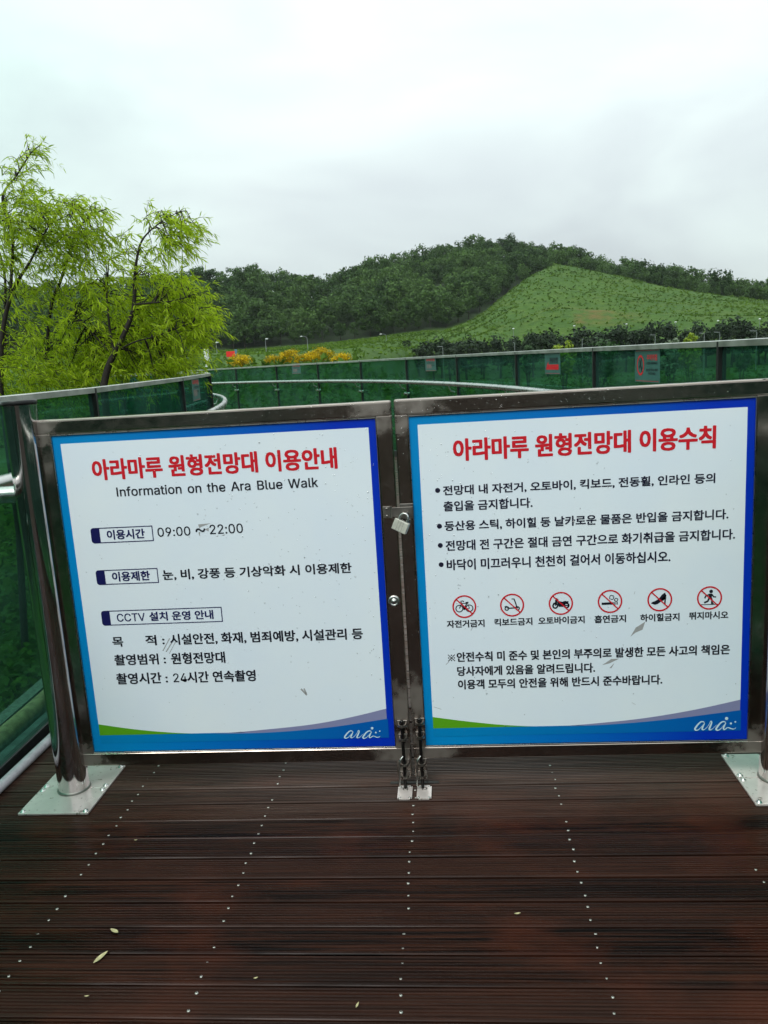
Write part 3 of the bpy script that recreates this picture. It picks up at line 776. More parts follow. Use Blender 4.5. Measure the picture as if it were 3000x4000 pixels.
# outlines of the plain sans Latin letters and figures (1/1000 em): advance, points, faces
GLYPHS = {'0': (0.453, '227,-7 174,1 130,24 95,62 69,113 53,178 48,254 53,330 69,395 95,447 130,484 174,508 227,516 279,508 323,484 358,447 384,395 400,330 405,254 400,178 384,113 359,62 323,24 279,1 227,50 261,56 290,74 313,103 330,144 340,194 344,254 340,314 330,365 313,405 290,435 261,453 227,460 192,453 163,435 140,405 123,365 113,314 109,254 113,194 123,144 140,103 163,74 192,56', '11,13,12 10,13,11 10,14,13 9,14,10 9,36,14 36,15,14 9,37,36 35,15,36 9,38,37 34,15,35 8,38,9 34,16,15 8,39,38 33,16,34 8,40,39 32,16,33 7,40,8 32,17,16 7,41,40 31,17,32 6,41,7 31,18,17 6,42,41 30,18,31 5,42,6 5,43,42 29,18,30 29,19,18 5,44,43 28,19,29 4,44,5 28,20,19 4,45,44 27,20,28 3,45,4 27,21,20 3,46,45 26,21,27 3,47,46 25,21,26 2,47,3 25,22,21 2,24,47 24,22,25 2,22,24 1,22,2 1,23,22 1,0,23'), '2': (0.453, '64,0 64,47 234,229 261,257 282,282 299,305 311,327 318,348 320,371 317,397 308,419 293,436 273,449 250,457 224,460 196,457 172,447 153,433 139,413 130,390 127,362 66,362 71,405 86,442 111,473 143,496 182,511 225,516 268,511 306,497 337,474 361,445 376,411 381,372 378,345 371,318 357,290 336,259 306,223 267,180 153,60 153,57 389,57 389,0', '26,28,27 26,29,28 25,29,26 25,30,29 24,30,25 24,31,30 23,15,24 15,14,24 14,13,24 13,31,24 12,31,13 23,16,15 11,31,12 23,17,16 11,32,31 22,17,23 10,32,11 22,18,17 9,32,10 22,19,18 9,33,32 21,19,22 8,33,9 21,20,19 8,34,33 7,34,8 6,34,7 6,35,34 5,35,6 5,36,35 4,36,5 4,37,36 3,37,4 3,38,37 2,38,3 1,38,2 1,39,38 1,40,39 1,41,40 1,42,41 1,43,42 0,43,1'), '4': (0.453, '40,105 40,158 247,509 311,509 109,166 109,163 413,163 413,105 282,0 282,121 282,146 282,318 343,318 343,0', '1,3,2 1,4,3 10,12,11 10,13,12 1,5,4 1,6,5 1,10,6 10,7,6 0,10,1 0,9,10 13,7,10 0,8,9 8,7,0 8,13,7'), '9': (0.453, '226,516 271,510 310,494 343,468 368,434 384,393 389,347 385,309 373,270 350,224 315,168 200,0 130,0 301,248 307,248 299,234 287,221 273,210 257,202 238,196 218,195 175,199 137,214 106,237 83,269 68,307 64,352 69,397 85,436 110,469 143,494 182,510 226,460 199,457 174,446 154,429 138,407 129,381 125,352 129,322 138,295 154,274 174,257 199,247 226,243 254,247 279,257 299,273 314,295 324,321 327,350 324,381 314,407 299,429 279,446 254,457', '31,1,0 30,1,31 30,2,1 29,2,30 29,3,2 28,33,29 33,32,29 32,3,29 32,55,3 55,4,3 28,34,33 54,4,55 28,35,34 53,4,54 27,35,28 53,5,4 27,36,35 52,5,53 27,37,36 51,5,52 26,37,27 51,6,5 26,38,37 50,6,51 25,38,26 25,39,38 49,6,50 49,7,6 25,40,39 48,7,49 48,8,7 24,40,25 24,41,40 47,8,48 24,42,41 46,8,47 46,14,8 14,9,8 23,42,24 23,43,42 45,13,46 13,14,46 45,17,13 17,12,13 15,9,14 23,44,43 44,17,45 23,17,44 22,17,23 16,9,15 16,10,9 17,10,16 21,17,22 21,18,17 12,10,17 21,19,18 20,19,21 12,11,10'), ':': (0.188, '95,271 78,274 63,284 53,299 50,316 53,334 63,349 78,359 95,362 113,359 128,349 138,334 141,316 138,299 128,284 113,274 95,-4 78,-1 63,9 53,24 50,41 53,59 63,73 78,83 95,87 113,83 128,73 138,59 141,41 138,24 128,9 113,-1', '23,25,24 22,25,23 22,26,25 21,26,22 21,27,26 20,27,21 20,28,27 19,28,20 19,29,28 18,29,19 18,30,29 17,30,18 17,31,30 16,31,17 7,9,8 6,9,7 6,10,9 5,10,6 5,11,10 4,11,5 4,12,11 3,12,4 3,13,12 2,13,3 2,14,13 1,14,2 1,15,14 0,15,1'), 'A': (0.48, '16,0 201,509 276,509 463,0 395,0 287,302 276,334 264,372 250,420 232,478 245,478 228,419 213,371 201,333 191,302 85,0 110,142 110,199 370,199 370,142', '0,9,1 9,2,1 9,10,2 10,3,2 0,17,9 17,11,9 11,8,9 11,8,10 8,18,10 18,3,10 7,18,8 17,12,11 6,18,7 17,13,12 5,18,6 17,14,13 17,16,14 16,15,14 4,19,5 19,18,5 0,16,17 16,18,17 16,19,18 19,3,18 0,15,16 4,3,19'), 'B': (0.456, '60,0 60,509 241,509 289,504 329,491 359,469 381,442 394,410 398,374 395,344 387,320 373,301 356,286 336,275 315,267 315,262 339,257 363,245 385,227 402,203 414,173 418,136 413,100 400,67 377,39 344,18 301,4 247,0 125,57 245,57 296,63 330,80 349,105 355,137 352,161 342,184 327,203 306,218 279,228 248,231 125,231 125,285 238,285 265,288 288,296 308,309 323,326 333,348 336,372 330,403 313,429 283,446 240,452 125,452', '0,53,1 53,2,1 53,3,2 53,4,3 53,5,4 53,52,5 52,6,5 0,41,53 51,6,52 50,6,51 50,7,6 49,7,50 49,8,7 48,8,49 48,9,8 47,9,48 46,9,47 46,10,9 45,10,46 45,11,10 44,11,45 44,12,11 43,12,44 42,12,43 42,13,12 0,40,41 40,42,41 40,13,42 40,14,13 40,15,14 40,16,15 40,17,16 40,39,17 39,18,17 0,28,40 38,18,39 37,18,38 37,19,18 36,19,37 36,20,19 35,20,36 34,20,35 34,21,20 33,21,34 32,21,33 32,22,21 31,22,32 31,23,22 30,23,31 30,24,23 29,24,30 0,29,28 0,24,29 0,25,24 0,26,25 0,27,26'), 'C': (0.51, '267,-7 205,1 150,25 104,63 70,115 48,179 40,254 48,329 70,393 104,445 150,484 205,508 267,516 305,513 340,504 373,490 402,471 427,447 448,418 463,385 473,348 408,348 401,373 389,395 375,413 357,428 337,440 315,449 292,454 267,456 223,450 184,432 150,403 125,364 109,314 103,254 109,194 125,145 151,105 184,76 223,59 267,53 292,55 315,60 337,69 357,81 375,96 389,114 401,136 408,160 473,160 463,124 448,91 428,62 402,38 373,19 341,5 305,-4', '11,13,12 11,14,13 10,14,11 10,15,14 10,16,15 9,16,10 9,29,16 29,17,16 9,30,29 28,17,29 27,17,28 9,31,30 26,17,27 26,18,17 8,31,9 25,18,26 8,32,31 24,18,25 24,19,18 23,19,24 8,33,32 22,19,23 7,33,8 22,20,19 21,20,22 7,34,33 6,34,7 6,35,34 5,35,6 5,36,35 5,37,36 4,37,5 48,50,49 48,51,50 4,38,37 47,51,48 47,52,51 3,38,4 46,52,47 3,39,38 45,52,46 45,53,52 44,53,45 3,40,39 43,53,44 2,40,3 43,54,53 42,54,43 2,41,40 41,54,42 2,54,41 2,55,54 1,55,2 1,56,55 1,57,56 0,57,1'), 'I': (0.2, '67,0 131,0 131,509 67,509', '0,1,2,3'), 'T': (0.449, '32,452 32,509 417,509 417,452 257,452 257,0 193,0 193,452', '0,2,1 0,3,2 7,3,0 6,4,7 4,3,7 6,5,4'), 'V': (0.48, '204,0 16,509 84,509 192,206 203,176 215,137 230,89 248,31 235,31 252,90 267,138 279,176 290,206 395,509 463,509 278,0', '0,2,1 0,3,2 12,14,13 12,15,14 0,4,3 11,15,12 10,15,11 0,5,4 9,15,10 0,6,5 8,7,9 7,15,9 0,7,6 0,15,7'), 'W': (0.686, '155,0 16,509 82,509 163,196 170,171 175,145 181,120 187,94 192,67 197,40 189,40 194,67 200,94 205,120 211,145 218,171 224,196 306,509 380,509 462,196 468,171 474,145 480,120 486,94 492,67 497,40 488,40 493,67 499,94 504,120 510,145 517,171 523,196 603,509 670,509 530,0 455,0 368,323 359,356 351,391 344,431 336,475 350,475 342,433 335,395 327,359 318,323 230,0', '0,2,1 0,3,2 16,41,17 41,18,17 41,42,18 42,19,18 32,34,33 32,35,34 16,43,41 43,40,41 43,40,42 40,19,42 16,44,43 39,19,40 16,45,44 38,19,39 16,46,45 37,19,38 16,47,46 36,19,37 0,4,3 15,47,16 36,20,19 31,35,32 0,5,4 14,47,15 36,21,20 30,35,31 0,6,5 13,47,14 36,22,21 29,35,30 0,7,6 12,47,13 36,23,22 28,35,29 0,8,7 11,47,12 36,24,23 27,35,28 0,10,8 10,9,8 10,47,11 36,26,24 26,25,24 26,35,27 0,47,10 36,35,26'), 'a': (0.389, '160,-9 126,-5 94,5 68,22 48,45 35,73 30,108 34,138 43,161 58,179 78,193 100,203 125,211 152,216 178,220 209,224 234,227 252,230 265,235 273,243 276,255 276,257 273,279 267,297 256,311 240,322 220,329 196,331 171,329 149,322 132,313 118,301 107,288 100,274 41,291 57,322 79,346 104,364 133,375 163,382 194,384 215,383 239,379 263,372 286,360 306,343 322,320 333,290 337,251 337,0 277,0 277,52 272,52 264,38 252,25 236,12 215,1 190,-6 170,45 202,49 228,59 248,74 263,93 272,115 276,138 276,190 270,186 259,182 246,179 231,176 216,173 200,171 186,169 175,168 154,164 134,159 117,150 103,139 95,124 92,105 94,87 102,72 114,61 130,52 149,47', '39,41,40 39,42,41 38,42,39 38,43,42 37,43,38 37,44,43 36,44,37 36,45,44 35,45,36 35,27,45 27,46,45 35,28,27 26,46,27 35,29,28 25,46,26 35,30,29 34,30,35 24,46,25 24,47,46 34,31,30 23,47,24 34,32,31 22,47,23 33,32,34 22,48,47 21,48,22 20,48,21 19,48,20 19,49,48 18,49,19 17,65,18 65,49,18 16,65,17 15,65,16 14,65,15 13,65,14 12,65,13 11,65,12 10,65,11 9,65,10 9,66,65 64,49,65 9,67,66 9,68,67 8,68,9 8,69,68 8,70,69 8,71,70 8,72,71 8,73,72 8,74,73 8,75,74 7,75,8 7,76,75 7,77,76 7,78,77 63,49,64 6,78,7 6,79,78 62,49,63 5,79,6 5,80,79 61,51,62 51,49,62 5,81,80 60,51,61 4,81,5 4,82,81 4,83,82 59,52,60 52,51,60 4,84,83 59,53,52 50,49,51 58,53,59 4,58,84 4,53,58 3,53,4 3,54,53 3,55,54 2,55,3 2,56,55 1,56,2 1,57,56 0,57,1'), 'e': (0.404, '212,-8 161,-2 117,16 82,46 56,85 40,132 34,187 39,242 55,290 81,329 115,359 157,378 205,384 236,382 266,374 294,361 319,341 341,315 357,282 368,242 371,194 371,169 75,169 75,221 338,221 310,202 307,237 298,269 283,294 263,314 237,326 205,330 173,326 146,313 125,294 109,270 99,241 96,211 96,178 100,139 110,106 128,80 151,61 179,50 212,46 234,48 254,53 271,61 285,73 297,88 306,105 365,91 353,63 335,39 311,19 283,4 249,-5', '11,13,12 11,14,13 10,14,11 10,15,14 10,16,15 9,16,10 9,31,16 31,17,16 9,32,31 30,17,31 8,32,9 29,17,30 8,33,32 29,18,17 28,18,29 8,34,33 27,18,28 8,35,34 7,35,8 27,19,18 7,36,35 26,19,27 26,24,19 24,20,19 6,23,7 23,36,7 23,37,36 25,24,26 6,22,23 37,24,23 37,20,24 38,20,37 38,21,20 5,22,6 39,21,38 5,21,22 5,39,21 5,40,39 4,40,5 4,41,40 49,51,50 49,52,51 48,52,49 3,41,4 3,42,41 47,52,48 47,53,52 3,43,42 46,53,47 45,53,46 3,44,43 44,53,45 3,53,44 2,53,3 2,54,53 2,55,54 1,55,2 1,56,55 0,56,1'), 'f': (0.254, '228,379 228,327 6,327 6,379 81,0 81,432 84,461 96,486 113,505 135,519 161,527 187,530 207,529 222,527 234,524 243,521 227,468 222,470 215,472 206,473 195,474 171,470 154,460 145,443 142,419 142,0', '10,12,11 10,13,12 9,13,10 9,14,13 9,15,14 9,16,15 8,17,9 17,16,9 7,19,8 19,18,8 18,17,8 6,20,7 20,19,7 6,21,20 6,22,21 5,22,6 5,23,22 5,24,23 4,24,5 4,25,24 2,0,3 2,1,0'), 'h': (0.41, '114,227 114,0 53,0 53,509 114,509 114,287 102,287 124,332 152,362 187,379 227,384 264,380 295,369 321,349 341,321 353,285 357,240 357,0 296,0 296,235 290,275 273,304 246,323 210,329 184,326 161,317 141,303 126,283 117,257', '2,4,3 2,6,4 6,5,4 9,11,10 9,12,11 8,12,9 8,13,12 7,13,8 7,23,13 23,14,13 6,25,7 25,24,7 24,23,7 22,14,23 21,14,22 21,15,14 6,26,25 20,15,21 6,27,26 2,28,6 28,27,6 20,16,15 19,16,20 2,0,28 19,17,16 18,17,19 2,1,0'), 'i': (0.167, '84,443 67,446 54,455 44,468 41,483 44,499 54,512 67,521 84,524 100,521 114,512 123,499 126,483 123,468 114,455 100,446 53,0 53,379 114,379 114,0', '16,18,17 16,19,18 7,9,8 6,9,7 6,10,9 5,10,6 5,11,10 4,11,5 4,12,11 3,12,4 3,13,12 2,13,3 2,14,13 1,14,2 1,15,14 0,15,1'), 'k': (0.35, '53,0 114,0 114,522 53,522 114,130 270,379 345,379 114,215 150,215 196,250 360,0 285,0', '0,1,2,3 7,4,6,5 8,11,10,9'), 'l': (0.189, '139,-2 101,3 74,20 58,47 53,84 53,509 114,509 114,99 115,77 120,62 130,54 146,52 154,52 160,53 165,53 170,54 181,3 172,1 162,-1 151,-2', '4,6,5 4,7,6 4,8,7 3,8,4 3,9,8 3,10,9 3,11,10 14,16,15 13,16,14 12,16,13 11,16,12 3,16,11 2,16,3 1,16,2 0,16,1 0,17,16 0,18,17 0,19,18'), 'm': (0.61, '53,0 53,379 112,379 112,295 108,295 118,323 132,346 151,363 172,376 195,384 219,386 257,380 287,361 309,331 321,295 312,295 322,321 337,343 357,361 381,375 407,383 437,386 468,383 497,372 522,354 541,328 553,296 557,255 557,0 496,0 496,254 490,289 473,313 447,326 419,330 395,328 374,320 358,307 345,290 338,270 335,247 335,0 274,0 274,260 269,288 253,311 229,326 199,330 178,328 158,320 140,307 126,289 117,266 114,238 114,0', '9,11,10 20,22,21 8,11,9 19,22,20 19,23,22 8,12,11 0,2,1 0,4,2 4,3,2 7,12,8 18,23,19 18,24,23 6,12,7 17,24,18 6,13,12 17,25,24 5,47,6 47,13,6 16,34,17 34,25,17 47,46,13 46,14,13 5,48,47 16,35,34 33,25,34 33,26,25 5,49,48 16,36,35 32,26,33 45,14,46 4,49,5 15,36,16 4,50,49 15,37,36 31,26,32 44,15,45 15,14,45 4,51,50 15,38,37 31,27,26 0,52,4 52,51,4 44,38,15 44,39,38 30,27,31 43,39,44 43,40,39 0,53,52 42,40,43 30,28,27 29,28,30 42,41,40 0,54,53'), 'n': (0.41, '114,227 114,0 53,0 53,379 112,379 112,287 102,287 124,332 152,362 187,379 227,384 264,380 295,369 321,349 341,321 353,285 357,240 357,0 296,0 296,235 290,275 273,304 246,323 210,329 184,326 161,317 141,303 126,283 117,257', '9,11,10 9,12,11 2,4,3 2,6,4 6,5,4 8,12,9 8,13,12 7,13,8 7,23,13 23,14,13 6,25,7 25,24,7 24,23,7 22,14,23 21,14,22 21,15,14 6,26,25 20,15,21 6,27,26 2,28,6 28,27,6 20,16,15 19,16,20 2,0,28 19,17,16 18,17,19 2,1,0'), 'o': (0.415, '207,-8 159,-2 117,16 82,46 56,85 40,133 34,187 40,243 56,291 82,330 117,360 159,378 207,384 256,378 299,360 333,330 359,291 376,243 381,187 376,133 359,85 333,46 299,16 256,-2 207,46 242,51 270,66 292,89 307,117 316,151 319,187 316,224 307,258 292,287 270,310 242,325 207,330 173,325 145,310 124,287 108,258 99,224 96,187 99,151 108,117 124,89 145,66 173,51', '11,13,12 10,13,11 10,14,13 9,14,10 9,15,14 8,37,9 37,36,9 36,15,9 36,35,15 35,16,15 8,38,37 34,16,35 8,39,38 33,16,34 7,39,8 33,17,16 7,40,39 32,17,33 7,41,40 31,17,32 6,41,7 31,18,17 6,42,41 30,18,31 5,42,6 5,43,42 29,18,30 29,19,18 5,44,43 28,19,29 28,20,19 4,44,5 4,45,44 27,20,28 4,46,45 26,20,27 3,46,4 26,21,20 3,47,46 25,21,26 3,24,47 24,21,25 3,21,24 2,21,3 2,22,21 1,22,2 1,23,22 0,23,1'), 'r': (0.259, '53,0 53,379 112,379 112,321 115,321 130,347 152,367 181,380 213,385 221,385 229,384 237,384 243,384 243,322 239,323 230,324 219,325 207,326 182,323 159,315 140,301 126,284 117,262 114,237 114,0', '7,9,8 7,10,9 7,11,10 7,12,11 7,13,12 6,13,7 0,2,1 0,3,2 5,13,6 4,17,5 17,16,5 16,15,5 15,14,5 14,13,5 4,18,17 4,19,18 0,4,3 0,22,4 22,21,4 21,20,4 20,19,4 0,23,22 0,24,23'), 't': (0.227, '204,379 204,327 6,327 6,379 65,471 126,471 126,98 128,76 136,61 150,53 170,50 177,50 185,51 194,52 202,54 213,2 203,-1 192,-3 180,-4 168,-4 125,2 92,21 72,52 65,93', '23,5,4 23,6,5 2,0,3 2,1,0 23,7,6 22,7,23 22,8,7 22,9,8 13,15,14 22,10,9 12,15,13 21,10,22 11,15,12 10,15,11 21,15,10 20,15,21 19,15,20 19,16,15 19,17,16 19,18,17'), 'u': (0.41, '182,-5 146,-1 115,11 89,31 69,59 57,95 53,139 53,379 114,379 114,144 119,105 137,75 164,56 200,50 226,53 249,62 268,77 283,97 293,122 296,153 296,379 357,379 357,0 298,0 298,92 307,92 286,47 257,17 222,0', '6,8,7 6,9,8 19,21,20 19,22,21 18,22,19 6,10,9 5,10,6 17,25,18 25,22,18 5,11,10 16,24,17 24,25,17 4,11,5 16,26,24 26,23,24 26,22,25 15,26,16 4,12,11 14,26,15 3,12,4 3,13,12 13,26,14 3,26,13 3,27,26 23,22,26 2,27,3 2,28,27 1,28,2 1,0,28'), '~': (0.453, '52,150 55,188 66,218 82,240 103,255 127,263 151,266 175,264 197,256 220,241 246,221 262,207 275,198 286,193 299,192 318,196 332,207 341,226 344,253 400,253 397,215 386,185 370,163 349,148 326,139 301,137 276,139 254,148 232,162 207,182 190,195 177,204 166,209 154,210 136,207 121,196 111,178 108,150', '5,7,6 5,8,7 4,8,5 4,9,8 3,9,4 17,19,18 17,20,19 3,10,9 2,10,3 16,20,17 2,11,10 1,34,2 34,33,2 33,11,2 16,21,20 32,11,33 31,11,32 15,21,16 31,12,11 1,35,34 30,12,31 30,13,12 1,36,35 14,21,15 29,13,30 29,14,13 29,21,14 0,36,1 29,22,21 28,22,29 0,37,36 28,23,22 27,23,28 27,24,23 26,24,27 26,25,24'), ' ': (0.28, '', '')}
def latin_geo(body):
    V, F, x = [], [], 0.0
    for ch in body:
        adv, pv, pf = GLYPHS[ch]
        o = len(V)
        V += [(x + int(q.split(',')[0]) / 1000, int(q.split(',')[1]) / 1000, 0) for q in pv.split()]
        F += [[o + int(i) for i in f.split(',')] for f in pf.split()]
        x += adv
    return np.array(V), F
TXT_CACHE = {}
def text_geo(body, bold):
    if all(ch in GLYPHS for ch in body): return latin_geo(body)
    key = (body, bold)
    if key in TXT_CACHE: return TXT_CACHE[key]
    c = bpy.data.curves.new('lettering', 'FONT')
    c.body = body; c.offset = bold; c.resolution_u = 3
    o = bpy.data.objects.new('lettering', c); COL.objects.link(o)
    dg = bpy.context.evaluated_depsgraph_get()
    me = bpy.data.meshes.new_from_object(o.evaluated_get(dg))
    V = np.array([v.co[:] for v in me.vertices]); F = [list(p.vertices) for p in me.polygons]
    bpy.data.objects.remove(o); bpy.data.curves.remove(c); bpy.data.meshes.remove(me)
    TXT_CACHE[key] = (V, F)
    return V, F
def put_text(mb, body, x0, x1, z0, z1, y, mat=0, bold=.012):
    V, F = text_geo(body, .008)
    a, b = V[:, :2].min(0), V[:, :2].max(0)
    X = x0 + (V[:, 0] - a[0]) / (b[0] - a[0]) * (x1 - x0)
    Z = z0 + (V[:, 1] - a[1]) / (b[1] - a[1]) * (z1 - z0)
    hh = z1 - z0
    d = max(0.0, bold - .010) * hh * 1.1
    for k, (sx, sz) in enumerate(((0, 0), (1, .5), (-1, -.5), (.7, -.7), (-.7, .7)) if d > 0 else ((0, 0),)):
        mb.add(np.stack([X + sx * d, np.full_like(X, y - k * .00004), Z + sz * d], 1), F, mat)
def line(par, m, body, bl, tl, br, y, mat=0, bold=.012, name='lettering', ink=None):
    """place a text line by the photo's bottom-left, top-left and bottom-right points on the board"""
    p, q, r = m(*bl), m(*tl), m(*br)
    z0 = (p[1] + r[1]) / 2
    mb = par if isinstance(par, MB) else MB()
    put_text(mb, body, p[0], r[0], z0, z0 + (q[1] - p[1]), y, mat, bold)
    if mb is not par: mb.build(name, ink or INK, par)

YF = .006            # board face, recessed behind the frame face at y = 0
def sign_board(leaf, B, m, green_pts, curve, lil_low, base_l):
    b = MB()
    x0, x1, z0, z1 = B['x0'], B['x1'], B['z0'], B['z1']
    b.box((x0 - .004, YF, z0 - .003), (x1 + .004, YF + .012, z1 + .003), 0, 0)
    wx0, wx1, wz1 = x0 + .0235, x1 - .0195, z1 - .0245
    cl = [m(*p) for p in curve]
    wz0 = min(p[1] for p in cl)
    y = YF - .0006
    cl = [(wx0, cl[0][1])] + [p for p in cl[1:-1]] + [(wx1, cl[-1][1])]
    dense = [tuple(p) for p in catmull(cl, 6)]
    b.poly(dense + [(wx1, wz1), (wx0, wz1)], y, 1)
    gb = [m(*p) for p in green_pts]
    g0 = sum(p[1] for p in gb) / len(gb)
    ll = [m(*p) for p in lil_low]
    ll[-1] = (wx1, ll[-1][1])
    # green tip, lilac ribbon and the blue sheet under both
    gd = [p for p in dense if p[1] >= g0 - .0005 and p[0] < (x0 + x1) / 2]
    b.poly([(wx0, g0)] + [(gd[-1][0] + .02, g0)] + gd[::-1], y, 2)
    ld = [p for p in dense if p[0] > ll[0][0]]
    lw = [tuple(p) for p in catmull(ll, 6)]
    b.poly(lw + ld[::-1], y, 3)
    mid = [p for p in dense if gd[-1][0] < p[0] <= ll[0][0]]
    zb = z0 + .028
    bx1 = x1 - .016
    b.poly([(x0 + .0236, zb), (bx1, zb), (bx1, lw[-1][1])] + lw[::-1] + mid[::-1] + [(gd[-1][0] + .02, g0), (wx0, g0)], y - .0002, 4)
    return b.build('sign_board', [BORDER, WHITE, GREEN, LILAC, BAND], leaf)

def leaf_frame(leaf, xo0, xo1, z0, z1, B, tab):
    """welded box-section frame with the opening for the board and a stile that runs down past the bottom rail"""
    b = MB()
    ix0, ix1, iz0, iz1 = B['x0'] - .006, B['x1'] + .006, B['z0'] - .009, B['z1'] + .007
    y0, y1 = 0.0, .042
    bv = .0045
    b.box((xo0, y0, iz1), (xo1, y1, z1), .0075)                                    # top rail
    b.box((xo0, y0, z0), (xo1, y1, iz0), bv)                                    # bottom rail
    if tab > 0:
        b.box((xo0, y0 + .0006, iz0 - .004), (ix0, y1 - .0006, iz1 + .004), bv)
        b.box((ix1, y0 + .0006, .033), (xo1, y1 - .0006, iz1 + .004), bv)
    else:
        b.box((ix1, y0 + .0006, iz0 - .004), (xo1, y1 - .0006, iz1 + .004), bv)
        b.box((xo0, y0 + .0006, .033), (ix0, y1 - .0006, iz1 + .004), bv)
    # back sheet
    b.box((ix0 - .01, .022, iz0 - .01), (ix1 + .01, .026, iz1 + .01), 0)
    # bright sealing lip round the board
    f = b.build('frame', FRAME, leaf)
    l = MB()
    for (a0, a1, c0, c1) in ((B['x0'] - .0055, B['x1'] + .0055, B['z0'] - .0085, B['z0'] - .0045), (B['x0'] - .0055, B['x1'] + .0055, B['z1'] + .0035, B['z1'] + .0065)):
        l.box((a0, .0012, c0), (a1, .02, c1), .0006)
    for a0 in (B['x0'] - .0056, B['x1'] + .0042):
        l.box((a0, .0012, B['z0'] - .004), (a0 + .0014, .02, B['z1'] + .003))
    l.build('board_lip', STEEL, f)
    return f

leafL = thing('gate_leaf', (-1.364, .02, .095), 'steel gate leaf with the white board headed by opening hours', 'gate', 'two leaves of the closed gate')
leafR = thing('gate_leaf', (.99, .02, .095), 'steel gate leaf with the white board of rules and six prohibition signs', 'gate', 'two leaves of the closed gate')
leaf_frame(leafL, -1.364, -.1765, .095, 1.334, BL, 1)
leaf_frame(leafR, -.1665, 1.000, .1005, 1.336, BR, -1)

zL1 = zoomed(mapL, 180, 1600, 2.3042); zL2 = zoomed(mapL, 800, 1600, 2.1829); zL3 = zoomed(mapL, 300, 2250, 1.3167)
zR1 = zoomed(mapR, 1600, 1550, 1.2022); zR2 = zoomed(mapR, 1650, 2230, 1.2762)
L1 = lambda u, v: (180 + u / 2.3042, 1600 + v / 2.3042)
L2 = lambda u, v: (800 + u / 2.1829, 1600 + v / 2.1829)
L3 = lambda u, v: (300 + u / 1.3167, 2250 + v / 1.3167)
R1 = lambda u, v: (1600 + u / 1.2022, 1550 + v / 1.2022)
R2 = lambda u, v: (1650 + u / 1.2762, 2230 + v / 1.2762)
S = lambda f, L: [f(*p) for p in L]
sbL = sign_board(leafL, BL, mapL, S(L3, [(117, 832), (480, 830)]),
                 S(L3, [(108, 778), (300, 803), (480, 818), (650, 823), (800, 817), (950, 803), (1200, 775), (1400, 738), (1588, 690)]),
                 S(L3, [(700, 824), (1000, 815), (1300, 788), (1592, 742)]), 0)
sbR = sign_board(leafR, BR, mapR, S(R2, [(55, 782), (400, 779)]),
                 S(R2, [(55, 728), (230, 750), (400, 766), (560, 773), (700, 771), (860, 758), (1100, 732), (1350, 690), (1576, 640)]),
                 S(R2, [(650, 773), (900, 765), (1200, 740), (1576, 692)]), 0)
YT = YF - .0012
# --- left board
line(sbL, mapL, '아라마루 원형전망대 이용안내', L1(415, 628), L1(415, 440), L2(1138, 512), YT, 0, .037, 'title_lettering', RED)
line(sbL, mapL, 'Information on the Ara Blue Walk', L1(632, 783), L1(628, 697), L2(975, 668), YT, 0, .030)
line(sbL, mapL, '09:00', L1(1008, 1150), L1(1008, 1067), L1(1305, 1140), YT, 0, .022)
line(sbL, mapL, '~', L1(1350, 1112), L1(1350, 1076), L1(1440, 1108), YT, 0, .012)
line(sbL, mapL, '22:00', L2(52, 1070), L2(52, 988), L2(335, 1060), YT, 0, .022)
line(sbL, mapL, '눈, 비, 강풍 등 기상악화 시 이용제한', L1(1057, 1548), L1(1057, 1452), L2(1262, 1412), YT, 0, .030)
line(sbL, mapL, '목', L3(185, 375), L3(185, 325), L3(240, 372), YT, 0, .030)
line(sbL, mapL, '적 :', L3(358, 368), L3(358, 316), L3(455, 362), YT, 0, .030)
line(sbL, mapL, '시설안전, 화재, 범죄예방, 시설관리 등', L3(487, 366), L3(487, 308), L3(1477, 336), YT, 0, .030)
line(sbL, mapL, '촬영범위 :', L3(197, 472), L3(195, 417), L3(462, 462), YT, 0, .030)
line(sbL, mapL, '원형전망대', L3(492, 465), L3(492, 407), L3(770, 455), YT, 0, .030)
line(sbL, mapL, '촬영시간 :', L3(208, 572), L3(207, 515), L3(472, 560), YT, 0, .030)
line(sbL, mapL, '24', L3(503, 557), L3(503, 512), L3(572, 555), YT, 0, .024)
line(sbL, mapL, '시간 연속촬영', L3(576, 562), L3(576, 505), L3(928, 548), YT, 0, .030)
def badge(m, tl, tr, br, bl, navy, txt, tbl, ttl, tbr):
    b = MB()
    a, c = m(*tl), m(*br)
    x0, x1, z1, z0 = (a[0] + m(*bl)[0]) / 2, c[0], a[1], c[1]
    z1 = (a[1] + m(*tr)[1]) / 2; z0 = (c[1] + m(*bl)[1]) / 2
    w = .0032
    y = YT
    xn = x0 + (x1 - x0) * navy
    r = (z1 - z0) * .2
    arc = [(x0 + r - r * math.sin(k * PI / 12), z1 - r + r * math.cos(k * PI / 12)) for k in range(7)]
    arc2 = [(x0 + r - r * math.cos(k * PI / 12), z0 + r - r * math.sin(k * PI / 12)) for k in range(7)]
    b.poly(arc + arc2 + [(xn, z0), (xn, z1)], y, 0)
    for q in (((xn, z1 - w / 2), (x1, z1 - w / 2)), ((xn, z0 + w / 2), (x1, z0 + w / 2))):
        b.ribbon(q, w, y, 0)
    b.ribbon([(x1 - w / 2, z0 + w), (x1 - w / 2, z1 - w)], w, y, 0)
    if txt.startswith('CCTV'):
        line(b, m, 'CCTV', L3(207, 243), L3(205, 202), L3(353, 239), y, 0, .026)
        line(b, m, txt[5:], L3(377, 238), L3(377, 192), tbr, y, 0, .034)
    else: line(b, m, txt, tbl, ttl, tbr, y, 0, .034)
    b.build('heading_badge', NAVY, sbL)
badge(mapL, L1(380, 1070), L1(950, 1047), L1(970, 1188), L1(405, 1211), .145, '이용시간', L1(545, 1175), L1(540, 1088), L1(888, 1163))
